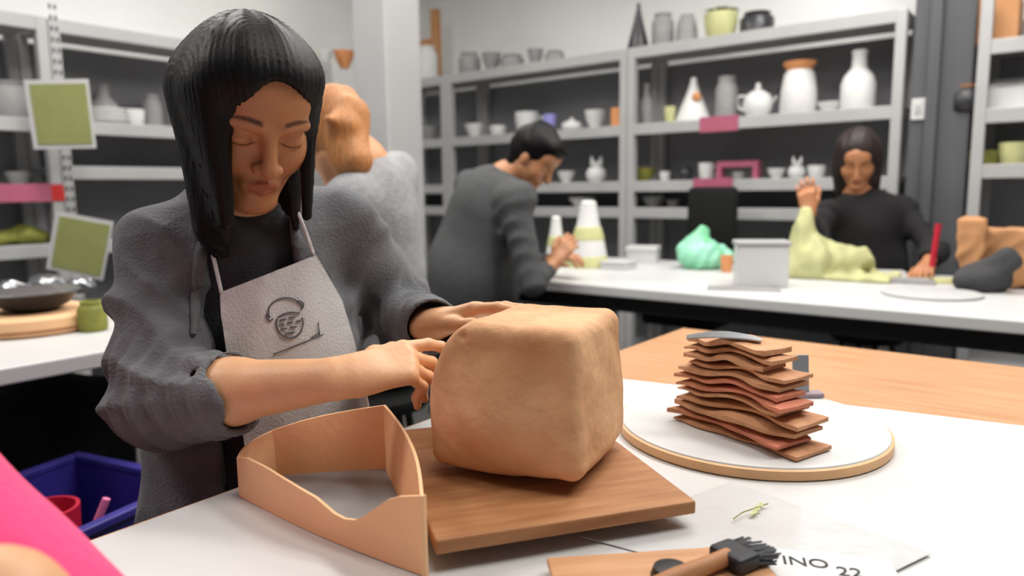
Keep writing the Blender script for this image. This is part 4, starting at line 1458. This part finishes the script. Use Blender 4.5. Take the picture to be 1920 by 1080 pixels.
# dark shirt
V0 = np.array([.24, .24, .34])
F = Field(np.minimum(RS, HIP) - np.array([.12, .2, .05]), np.maximum(LS, HIP) + np.array([.12, .2, .16]), 0.005)
F.cone(NB + np.array([0, 0, -.055]), MID, .135, .13, .04, flat=tors, ff=.72)
F.cone(MID, HIP + np.array([0, 0, .02]), .13, .15, .04, flat=tors, ff=.78)
F.cone(NB + np.array([0.005, -.003, -.012]), NB + np.array([0.012, -.012, .022]), .062, .056, .02)
F.cone(nk + np.array([0, 0, .02]), NB + np.array([0.01, -.008, .06]), .044, .046, .008, 'carve')
F.disp(lambda x, y, z: .003 * wob(x, y, z, 30, 71))
shirt = obj('shirt', F.mesh('shirt', white), M_SHIRT, W1, world=True)

# jacket: torso, shoulders, sleeves pushed up
jlo = np.minimum.reduce([RS, RE, LS, LE, HIP]) - np.array([.13, .16, .10])
jhi = np.maximum.reduce([RS, RE, LS, LE, LW, HIP]) + np.array([.13, .14, .12])
J = Field(jlo, jhi, 0.0036)
J.cone(NB + np.array([0, 0, -.06]), MID, .158, .158, .04, flat=tors, ff=.76)
J.cone(MID, HIP + np.array([0, 0, .0]), .158, .172, .05, flat=tors, ff=.80)
J.cone(RS + np.array([.02, 0, -.005]), NB + np.array([-.05, .01, .0]), .060, .056, .04)
J.cone(LS + np.array([-.02, 0, -.01]), NB + np.array([.05, .01, .0]), .060, .056, .04)
# open front
fc = NB + tors * .16
lw = unit(np.cross(np.array([0, 0, 1.0]), tors))   # her left
for (dz, w_, dx) in ((.06, .045, 0), (-.05, .062, .0), (-.14, .072, .0), (-.22, .066, 0), (-.32, .05, 0)):
    c0 = NB * (1 - max(0, -dz) / .5) + HIP * (max(0, -dz) / .5)
    c0 = np.array([c0[0], c0[1], NB[2] + dz]) + lw * dx + tors * .07
    J.rbox(c0 + tors * .06, (w_, .12, .07), .02, np.array([lw, tors, [0, 0, 1]]), .012, 'carve')
J.cone(NB + np.array([.01, -.01, -.02]), NB + np.array([.02, -.03, .14]), .066, .075, .012, 'carve')
# sleeves
J.cone(RS, RE, .066, .060, .035)
cuffR = RE + (RW - RE) * .34
J.cone(RE, cuffR, .060, .052, .025)
J.cone(cuffR - d * .018, cuffR + d * .006, .058, .056, .006)
J.cone(LS, LE, .066, .062, .035)
dl = unit(LW - LE)
cuffL = LW - dl * .008
J.cone(LE, cuffL, .058, .043, .025)
J.cone(cuffL - dl * .014, cuffL, .046, .045, .006)
def fold_arm(a, b, amp, f, tw, seed, R=.10, bias=0.0):
    a, b = np.array(a), np.array(b)
    ax = unit(b - a); ln = np.linalg.norm(b - a)
    e1 = unit(np.cross(ax, [0.3, .9, .1])); e2 = np.cross(ax, e1)
    def fn(x, y, z):
        px, py, pz = x - a[0], y - a[1], z - a[2]
        s = px * ax[0] + py * ax[1] + pz * ax[2]
        u_ = px * e1[0] + py * e1[1] + pz * e1[2]
        w_ = px * e2[0] + py * e2[1] + pz * e2[2]
        th = np.arctan2(w_, u_)
        rr = np.sqrt(u_ * u_ + w_ * w_)
        mask = np.clip((R - rr) / .03, 0, 1) * np.clip((s + .03) / .04, 0, 1) * np.clip((ln + .04 - s) / .03, 0, 1)
        ph = 2 * math.pi * (s * f + tw * np.sin(th + seed)) + 2.6 * wob(x, y, z, 12, seed)
        wv = 0.85 - 1.8 * np.abs(np.sin(ph / 2)) ** 1.15
        return -amp * mask * wv * (0.55 + .45 * wob(x, y, z, 18, seed + 5)) * (1 + bias * s / ln)
    return fn
J.disp(fold_arm(RS, RE, .0085, 12, .75, 81, .13, .5))
J.disp(fold_arm(RE - d * .06, cuffR, .0075, 34, .25, 82, .10))
J.disp(fold_arm(LS, LE, .0080, 13, .6, 83, .13))
J.disp(fold_arm(LE, cuffL, .0060, 26, .3, 84, .09))
J.disp(lambda x, y, z: .006 * wob(x, y, z, 22, 85) - .0040 * (.6 - np.abs(wob(x, y, z, 24, 86)) ** .7))
# hollow the cuffs
J.cone(cuffR - d * .016, cuffR + d * .03, .046, .049, .008, 'carve')
J.cone(cuffL - dl * .012, cuffL + dl * .03, .036, .038, .006, 'carve')
jacket = obj('jacket', J.mesh('jacket', white), M_JACKET, W1, world=True)
# collar of the jacket, two turned edges along the opening
for sgn in (-1, 1):
    pts = []
    for i in range(14):
        s = i / 13 * .55
        z_ = NB[2] + .035 - s * .30
        p = None
        base = NB * (1 - s * .55) + HIP * (s * .55)
        q0 = np.array([base[0], base[1], z_]) + lw * sgn * (.060 + .035 * s)
        for st in np.arange(.24, .0, -.004):
            pp = q0 + tors * st
            if float(J.at(pp)) < .002:
                p = pp; break
        if p is not None:
            pts.append(p + tors * .002)
    if len(pts) > 4:
        bm = bmesh.new(); tube(bm, pts, [.004 + .006 * math.sin(math.pi * min(1, i / (len(pts) - 1) * 1.0)) for i in range(len(pts))], 8)
        smooth(obj('lapel_edge', bm, mat('jacket_seam', (96, 97, 100), .9, .14, 30, .35, 240), W1, world=True), 60)

# apron bib laid over chest and belly
S = Field(jlo, jhi, 0.006)
S.cone(NB + np.array([0, 0, -.05]), MID, .165, .172, .05, flat=tors, ff=.80)
S.cone(MID, HIP, .172, .18, .05, flat=tors, ff=.84)
left = [(478, 412), (548, 414), (640, 424), (760, 446), (900, 470)]
right = [(478, 592), (560, 640), (640, 664), (760, 690), (900, 700)]
def bib_xy(a, b):
    v = 478 + (900 - 478) * b
    ul = np.interp(v, [x[0] for x in left], [x[1] for x in left])
    ur = np.interp(v, [x[0] for x in right], [x[1] for x in right])
    u = ul + (ur - ul) * a
    # slanted top edge
    vv = v + (1 - b) ** 3 * (70 * (1 - a))
    return u, vv
def bib_pt(u, v):
    h = S.hit(u, v)
    if h is None:
        dd = ray(u, v); h = CAM + dd * (.98 / dd[1])
    return h
bm = bmesh.new()
NU, NVV = 30, 44
grid = []
for j in range(NVV + 1):
    row = []
    for i in range(NU + 1):
        u, v = bib_xy(i / NU, j / NVV)
        h = bib_pt(u, v)
        h = h + tors * (.004 + .003 * math.sin(i * .55 + j * .25) * min(1, j / 10))
        row.append(h)
    grid.append(row)
G = np.array(grid)
for _ in range(6):
    G[1:-1, 1:-1] = (G[1:-1, 1:-1] * 2 + G[:-2, 1:-1] + G[2:, 1:-1] + G[1:-1, :-2] + G[1:-1, 2:]) / 6
vv_ = [[bm.verts.new(Vector(G[j, i])) for i in range(NU + 1)] for j in range(NVV + 1)]
for j in range(NVV):
    for i in range(NU):
        bm.faces.new((vv_[j][i], vv_[j + 1][i], vv_[j + 1][i + 1], vv_[j][i + 1]))
bmesh.ops.recalc_face_normals(bm, faces=bm.faces)
if sum(np.dot(np.array(f.normal), tors) for f in bm.faces) < 0:
    bmesh.ops.reverse_faces(bm, faces=bm.faces)
bmesh.ops.solidify(bm, geom=bm.faces[:], thickness=0.0018)
apron = obj('apron', bm, M_APRON, W1, world=True)
smooth(apron, 60)
# where a photo pixel meets the bib
def on_bib(u, v, off=.0022):
    d_ = ray(u, v)
    best = None
    uv = []
    Gf = G.reshape(-1, 3)
    q = Gf - CAM
    w = q @ _f
    uu = 960 + FPX * (q @ _r) / w
    vvv = 540 - FPX * (q @ _u) / w
    dist = (uu - u) ** 2 + (vvv - v) ** 2
    i4 = np.argsort(dist)[:4]
    wgt = 1 / (dist[i4] + 1e-3)
    dep = float((w[i4] * wgt).sum() / wgt.sum())
    return CAM + d_ * dep + tors * off
def inked(name, lines, r):
    bm = bmesh.new()
    for ln in lines:
        pts = [on_bib(*p) for p in ln]
        tube(bm, pts, r, 5)
    return obj(name, bm, M_PRINT, apron)
arc = lambda cx, cy, rx, ry, a0, a1, n=14: [(cx + rx * math.cos(math.radians(a0 + (a1 - a0) * i / n)), cy - ry * math.sin(math.radians(a0 + (a1 - a0) * i / n))) for i in range(n + 1)]
inked('printed_emblem', [
    arc(536, 584, 33, 26, 205, 20), arc(506, 592, 6, 9, 150, 330, 8), arc(560, 572, 9, 8, 120, -60, 8),
    arc(543, 606, 25, 27, 160, 385, 20), [(521, 594), (532, 588), (546, 585), (562, 587)],
    [(524, 600), (536, 597)], [(541, 595), (553, 594)], [(523, 608), (531, 606), (531, 612)], [(538, 605), (549, 603)], [(554, 602), (563, 601)],
    [(526, 617), (538, 615)], [(543, 613), (556, 612)], [(533, 625), (552, 622)]], .0011)
inked('printed_line', [[(512, 664), (540, 653), (572, 640), (606, 626)], [(596, 604), (599, 628)], [(584, 632), (600, 622)]], .0009)
# straps
for ends in (((588, 478), (572, 432), (556, 392), (545, 362)), ((415, 548), (400, 480), (374, 412), (352, 364))):
    dense = []
    eu, ev = [e[0] for e in ends], [e[1] for e in ends]
    for i in range(26):
        s_ = i / 25 * (len(ends) - 1)
        u, v = np.interp(s_, range(len(ends)), eu), np.interp(s_, range(len(ends)), ev)
        hs = [h for h in (J.hit(u, v, .005), S.hit(u, v, .002)) if h is not None]
        if hs:
            h = min(hs, key=lambda q: q[1])
            if not dense or abs(h[1] - dense[-1][1]) < .05:
                dense.append(h)
    dense[0] = on_bib(*ends[0], .001)
    for _ in range(2):
        dense = [dense[0]] + [(dense[i - 1] + 2 * dense[i] + dense[i + 1]) / 4 - ray(*ends[1]) * .0015 for i in range(1, len(dense) - 1)] + [dense[-1]]
    dense += [dense[-1] + np.array([0, .02, .010]), dense[-1] + np.array([0, .05, .012])]
    bm = bmesh.new(); tube(bm, dense, .0028, 6)
    smooth(obj('strap', bm, M_APRON, apron))
apron.matrix_parent_inverse = Matrix.Translation(-Vector(W1.location))

# hair: a chin-long bob that hangs straight down from the bent head
F = Field(HC - np.array([.2, .2, .25]), HC + np.array([.2, .2, .19]), 0.0028)
T = lambda x, y, z: HC + HH.T @ np.array([x, y, z])
def hang(p, dz, r0, r1, k=.04, dx=0.0, flat=None, ff=1.0):
    q = np.array([p[0] + dx, p[1], HC[2] + dz])
    F.cone(p, q, r0, r1, k, flat=flat, ff=ff)
F.ell(T(0, -.012, .034), (.088, .104, .096), .02, R=HH)
hang(T(-.050, -.006, .010), -.150, .046, .034, .04, .000)
hang(T(-.044, -.040, .010), -.180, .050, .030, .04, .016)
hang(T(.050, -.035, .010), -.160, .040, .016, .04)
hang(T(0, -.060, .010), -.180, .062, .030, .04)
hang(T(-.062, .040, .040), -.150, .030, .012, .03, .006)     # lock in front of the far cheek
hang(T(.066, .028, .030), -.145, .016, .009, .02, -.008)      # thin lock on the other side
F.ell(T(0, .030, .070), (.076, .066, .050), .03, R=HH)
F.ell(T(.004, .124, -.004), (.0545, .088, .094), .010, 'carve', R=HH)
F.cone(T(.004, .09, -.05), T(.004, .16, -.16), .046, .05, .012, 'carve')
F.cone(nk + tors * .065, NB + tors * .10, .045, .06, .015, 'carve')
def strands(x, y, z):
    qx, qy, qz = x - HC[0], y - HC[1], z - HC[2]
    a = np.arctan2(qx, -qy)
    b = a + .06 * wob(x, y, z, 9, 92)
    return .0005 * np.sin(b * 83 + 2.0 * np.sin(qz * 21)) + .0004 * np.sin(b * 137) + .0011 * np.sin(b * 13 + qz * 14) + .0016 * wob(x, y, z * .3, 36, 91)
F.disp(strands)
hair = obj('hair', F.mesh('hair'), M_HAIR, W1, world=True)
# trousers and shoes below the table
F = Field((HIP[0] - .3, HIP[1] - .75, 0.0), (HIP[0] + .55, HIP[1] + .3, .72), 0.012)
for s in (-1, 1):
    hp_ = HIP + lw * s * .09 + np.array([0, 0, -.02])
    kn_ = hp_ + unit(tors + lw * s * .15) * .40 + np.array([0, 0, -.03])
    ft = np.array([kn_[0], kn_[1], .09]) - tors * .08
    F.cone(hp_, kn_, .085, .062, .03)
    F.cone(kn_, ft, .060, .045, .02)
    F.cone(ft + np.array([0, 0, -.04]), ft + tors * .14 + np.array([0, 0, -.055]), .042, .030, .02)
F.cone(HIP + lw * .07, HIP - lw * .07, .12, .12, .04)
obj('trousers', F.mesh('trousers', white), M_TROUSER, W1, world=True)
def stool(x, y, h, label, m=M_DARKMETAL):
    t = empty('stool', (x, y, 0))
    tag(t, label, 'stool')
    bm = bmesh.new(); lathe(bm, [(0, h - .05), (.15, h - .05), (.165, h - .035), (.165, h - .012), (.15, h), (0, h)], 28)
    smooth(obj('seat', bm, M_BLACKC, t), 50)
    for k in range(4):
        a = math.pi / 4 + k * math.pi / 2
        bm = bmesh.new(); tube(bm, [(.11 * math.cos(a), .11 * math.sin(a), h - .05), (.18 * math.cos(a), .18 * math.sin(a), .0)], .012, 8)
        obj('leg', bm, m, t)
    bm = bmesh.new()
    tube(bm, [(.155 * math.cos(a), .155 * math.sin(a), h * .4) for a in np.linspace(0, 2 * math.pi, 25)], .008, 6)
    obj('foot_ring', bm, m, t)
stool(HIP[0], HIP[1], .43, 'round black stool under the woman in the apron')

# ================================================================== background people
def bgperson(label, head, yaw, pitch, neck, sho_r, sho_l, hip, arms, cloth, hairm, hairfn, tr=(.12, .15), vox=.008, legs=None, tone=(.72, .60, .54),
             chest=None, hands=True, extra_cloth=None, sit=True):
    t = empty('person', (hip[0], hip[1], 0))
    tag(t, label, 'person')
    H = head_frame(yaw, pitch)
    pts = [head, neck, sho_r, sho_l, hip] + [p for a in arms for p in a[:3]]
    lo = np.minimum.reduce(pts) - .22
    hi = np.maximum.reduce(pts) + .22
    lo[2] = max(lo[2], .02)
    F = Field(lo, hi, vox * .55)
    face(F, head, H, .98, fine=False)
    F.cone(head + H.T @ np.array([0, -.025, -.06]), neck, .045, .05, .03)
    up = (hip * .85 + neck * .15)
    F.cone(neck, up, .08, .10, .04)
    F.cone(sho_r, sho_l, .045, .045, .03)
    for (s, e, w, tgt, bk, sd, cut, *cu) in arms:
        F.cone(s, e, .042, .036, .03)
        F.cone(e, w, .036, .024, .02)
        if hands:
            hand(F, w, tgt - w, np.array(bk, float), np.array(sd, float), [cu[0] if cu else (25, 35, 20)] * 4, [.08, .02, -.05, -.12], thumb=[(.042, .6), (.033, .3), (.026, .1)])
    def paint(V, cl):
        cl[:, :3] = tone
        one = np.ones_like(cl)
        face_paint(V, one, head, H, .98)
        cl[:, :3] *= one[:, :3]
    obj('body', F.mesh('body', paint), M_SKIN, t, world=True)
    C = Field(lo, hi, vox)
    ch = unit(np.cross(sho_l - sho_r, [0, 0, 1.0])) if chest is None else unit(chest)
    m_ = (sho_r + sho_l) / 2
    top = m_ * .82 + hip * .18
    C.cone(top, hip * .55 + top * .45, tr[0], tr[1], .05, flat=ch, ff=.8)
    C.cone(hip * .55 + top * .45, hip, tr[1], tr[1], .05, flat=ch, ff=.85)
    C.cone(sho_r, sho_l, .065, .065, .05)
    C.cone(m_, neck, .07, .062, .04)
    for (s, e, w, tgt, bk, sd, cut, *cu) in arms:
        C.cone(s, e, .062, .056, .04)
        C.cone(e, e + (w - e) * cut, .054, .040, .03)
        C.disp(fold_arm(s, e, .007, 14, .4, int(abs(s[0]) * 900) % 97, .11))
    if extra_cloth:
        extra_cloth(C)
    C.rbox(hip + np.array([0, 0, -.33]), (.5, .5, .2), .01, None, .01, 'carve')
    C.disp(lambda x, y, z: .009 * wob(x, y, z, 14, int(abs(hip[0]) * 1000) % 89))
    for (s, e, w, tgt, bk, sd, cut, *cu) in arms:
        dd = unit(w - e)
        C.cone(e + (w - e) * cut, e + (w - e) * cut + dd * .06, .034, .036, .004, 'carve')
    obj('sweater', C.mesh('sweater', white), cloth, t, world=True)
    Hr = Field(head - .24, head + .24, vox * .6)
    hairfn(Hr, lambda x, y, z: head + H.T @ np.array([x, y, z]), H)
    obj('hair', Hr.mesh('hair'), hairm, t, world=True)
    if legs:
        Lg = Field(np.minimum.reduce([np.array(q) for q in legs] + [hip]) - np.array([.16, .16, .2]), np.maximum.reduce([np.array(q) for q in legs] + [hip]) + .2, .012)
        Lg.cone(hip + lw * .06, hip - lw * .06, .13, .13, .04)
        for (k_, f_) in zip(legs[0::2], legs[1::2]):
            k_, f_ = np.array(k_), np.array(f_)
            Lg.cone(hip, k_, .09, .065, .03)
            Lg.cone(k_, f_, .062, .045, .02)
            Lg.cone(f_, f_ + np.array([.08, -.04, -.02]), .042, .032, .02)
        obj('trousers', Lg.mesh('trousers', white), M_TROUSER, t, world=True)
    return t
def short_hair(F, T, H):
    F.ell(T(0, -.022, .045), (.086, .098, .094), .02, R=H)
    F.cone(T(0, -.06, .02), T(0, -.06, -.05), .062, .05, .03)
    F.ell(T(0, .045, .085), (.06, .05, .03), .03, R=H)
    F.ell(T(0, .115, -.03), (.075, .085, .085), .012, 'carve', R=H)
    F.disp(lambda x, y, z: .004 * wob(x, y, z, 60, 95))
def long_hair(F, T, H):
    F.ell(T(0, -.018, .042), (.094, .106, .100), .02, R=H)
    for s in (-1, 1):
        F.cone(T(s * .06, -.01, .0), T(s * .066, -.01, -.15), .045, .034, .04)
    F.cone(T(0, -.06, .0), T(0, -.06, -.16), .07, .06, .04)
    F.ell(T(0, .115, -.025), (.058, .085, .092), .012, 'carve', R=H)
    F.disp(lambda x, y, z: .004 * wob(x, y, z * .4, 70, 96))
def bun_hair(F, T, H):
    F.ell(T(0, -.022, .045), (.086, .098, .094), .02, R=H)
    F.cone(T(0, -.05, .02), T(0, -.055, -.10), .068, .052, .03)
    F.ell(T(0, .045, .085), (.06, .05, .03), .03, R=H)
    F.ell(T(.02, -.10, -.02), (.045, .034, .034), .02, R=H)
    F.cone(T(.03, -.11, -.02), T(.07, -.13, -.03), .02, .008, .015)
    F.ell(T(0, .115, -.03), (.07, .085, .085), .012, 'carve', R=H)
    F.disp(lambda x, y, z: .006 * wob(x, y, z * .4, 50, 97))

# man in the charcoal sweater bent over the long table
D3 = 3.0
mh = P(1003, 296, 2.95)
bgperson('man with short black hair in charcoal sweater bent over the long table', mh, math.radians(-28), math.radians(42),
         P(948, 338, 3.02), P(978, 372, 2.86), P(880, 345, 3.22), P(868, 600, 3.12),
         [(P(962, 378, 2.86), P(1000, 530, 2.80), P(1040, 492, 2.88), P(1062, 462, 2.90), (-.2, -.9, .2), (0, 0, 1), .80),
          (P(900, 360, 3.24), P(1000, 500, 3.28), P(1040, 488, 3.15), P(1070, 478, 3.08), (0, -.3, .9), (0, -1, .2), .80)],
         M_DARKKNIT, M_HAIR, short_hair, tr=(.205, .215),
         legs=[P(985, 640, 2.85), P(960, 800, 2.95) * np.array([1, 1, 0]) + np.array([0, 0, .1]), P(940, 640, 3.3), P(930, 780, 3.3) * np.array([1, 1, 0]) + np.array([0, 0, .1])])
hp3 = P(868, 600, 3.12)
stool(hp3[0], hp3[1], hp3[2] - .14, 'tall black stool under the man in the charcoal sweater')

# ginger haired person in grey behind the woman
gh = P(628, 262, 1.98)
bgperson('person with ginger hair in a grey sweater behind the woman in the apron', gh, math.radians(128), math.radians(30),
         P(676, 312, 2.02), P(660, 372, 1.90), P(742, 322, 2.10), P(706, 640, 2.08),
         [(P(650, 385, 1.88), P(600, 560, 1.86), P(520, 560, 1.9), P(480, 560, 1.92), (0, 0, 1), (0, -1, 0), .8),
          (P(742, 345, 2.10), P(690, 520, 2.2), P(600, 560, 2.2), P(560, 560, 2.2), (0, 0, 1), (0, -1, 0), .8)],
         M_GREYKNIT, M_GINGER, bun_hair, tr=(.135, .145), tone=(.95, .85, .8),
         legs=[P(600, 760, 2.0), P(600, 900, 2.0) * np.array([1, 1, 0]) + np.array([0, 0, .1]), P(600, 740, 2.2), P(600, 880, 2.2) * np.array([1, 1, 0]) + np.array([0, 0, .1])])
hp2 = P(700, 640, 2.08)
stool(hp2[0], hp2[1], hp2[2] - .14, 'black stool under the ginger haired person')

# person in black behind the long table
bh = P(1608, 300, 3.30)
bgperson('person in a black sweater leaning over the long table by the lime cloth', bh, math.radians(-115), math.radians(28),
         P(1610, 372, 3.37), P(1558, 398, 3.33), P(1690, 392, 3.39), P(1630, 560, 3.40),
         [(P(1545, 405, 3.31), P(1522, 470, 3.15), P(1516, 400, 3.13), P(1512, 366, 3.13), (-.3, -.8, 0), (1, 0, 0), .82, (62, 78, 50)),
          (P(1700, 405, 3.37), P(1752, 470, 3.17), P(1738, 497, 3.01), P(1730, 510, 2.89), (0, 0, 1), (-1, 0, 0), .55)],
         M_BLACKC, M_BROWNH, long_hair, tr=(.175, .165), tone=(.70, .56, .50))
hp4 = P(1630, 560, 3.40)
stool(hp4[0], hp4[1], hp4[2] - .15, 'black stool under the person in the black sweater')
# red marker held by the person in black
p = P(1748, 486, 2.86)
t = empty('marker', p)
tag(t, 'red marker beside the hand of the person in black', 'marker')
bm = bmesh.new(); tube(bm, [(0, 0, -.03), (.012, 0, .10)], .011, 10)
smooth(obj('barrel', bm, M_RED, t))
bm = bmesh.new(); tube(bm, [(.012, 0, .1005), (.016, 0, .14)], .012, 10)
smooth(obj('cap', bm, M_RED, t))

# ================================================================== person in pink at the near left
q0 = P(-345, 745, .56)                             # shoulder
el = P(66, 1225, .455)                            # elbow
t = empty('person', (-0.62, .42, 0))
tag(t, 'person in a bright pink top with a bare forearm over the near table', 'person')
hipP = np.array([-.78, .36, .50]); shoR = np.array([-.74, .30, .97])
wr = P(330, 1300, .50)
F = Field((-1.0, .0, .35), (-.05, .80, 1.50), .006)
hd = np.array([-.70, .46, 1.22])
HP = head_frame(math.radians(-20), math.radians(20))
face(F, hd, HP, .98, fine=False)
nkP = (q0 + shoR) / 2 + np.array([0, .02, .02])
F.cone(hd + HP.T @ np.array([0, -.025, -.06]), nkP, .045, .05, .03)
F.cone(nkP, hipP, .09, .11, .04)
F.cone(q0, shoR, .045, .045, .03)
F.cone(q0, el, .046, .040, .03)
F.cone(el, wr, .040, .026, .02)
e2_, w2_ = P(-380, 1080, .42), P(20, 1142, .40)
F.cone(shoR, e2_, .044, .038, .03)
F.cone(e2_, w2_, .038, .030, .02)
hand(F, w2_, np.array([.45, .1, -.9]), np.array([.3, -.2, 1.0]), np.array([0, 1.0, 0]), [(15, 25, 15)] * 4, [.08, .02, -.05, -.12])
hand(F, wr, np.array([.5, .2, -.25]), np.array([0, 0, 1.0]), np.array([0, 1.0, 0]), [(15, 25, 15)] * 4, [.08, .02, -.05, -.12])
obj('body', F.mesh('body', lambda V, c: face_paint(V, c, hd, HP, .98)), M_SKIN, t, world=True)
C = Field((-1.05, .0, .40), (-.05, .85, 1.30), .006)
C.cone(nkP + np.array([0, 0, -.08]), hipP, .125, .14, .05, flat=(.5, -.8, 0), ff=.85)
C.cone(q0, shoR, .06, .06, .05)
SLa, SLb = q0, q0 + (el - q0) * 1.0
C.cone(SLa, SLb, .062, .066, .03)
C.cone(shoR, shoR + (e2_ - shoR) * .55, .06, .064, .03)
C.disp(fold_arm(SLa, SLb, .004, 9, .3, 33, .12))
C.disp(lambda x, y, z: .003 * wob(x, y, z, 20, 34))
dd = unit(SLb - SLa)
C.rbox(SLb + dd * .115, (.13, .13, .09), .002, np.array([unit(np.cross(dd, [0, 0, 1.0])), unit(np.cross(dd, np.cross(dd, [0, 0, 1.0]))), dd]), .004, 'carve')
C.cone(SLb - dd * .0, SLb + dd * .1, .054, .058, .004, 'carve')
C.cone(nkP + np.array([0, 0, .03]), nkP + np.array([0, 0, .12]), .06, .07, .01, 'carve')
obj('top', C.mesh('top'), M_PINK, t, world=True)
Hr = Field(hd - .24, hd + .24, .006)
long_hair(Hr, lambda x, y, z: hd + HP.T @ np.array([x, y, z]), HP)
obj('hair', Hr.mesh('hair'), M_BROWNH, t, world=True)
stool(hipP[0], hipP[1], .38, 'black stool under the person in pink')
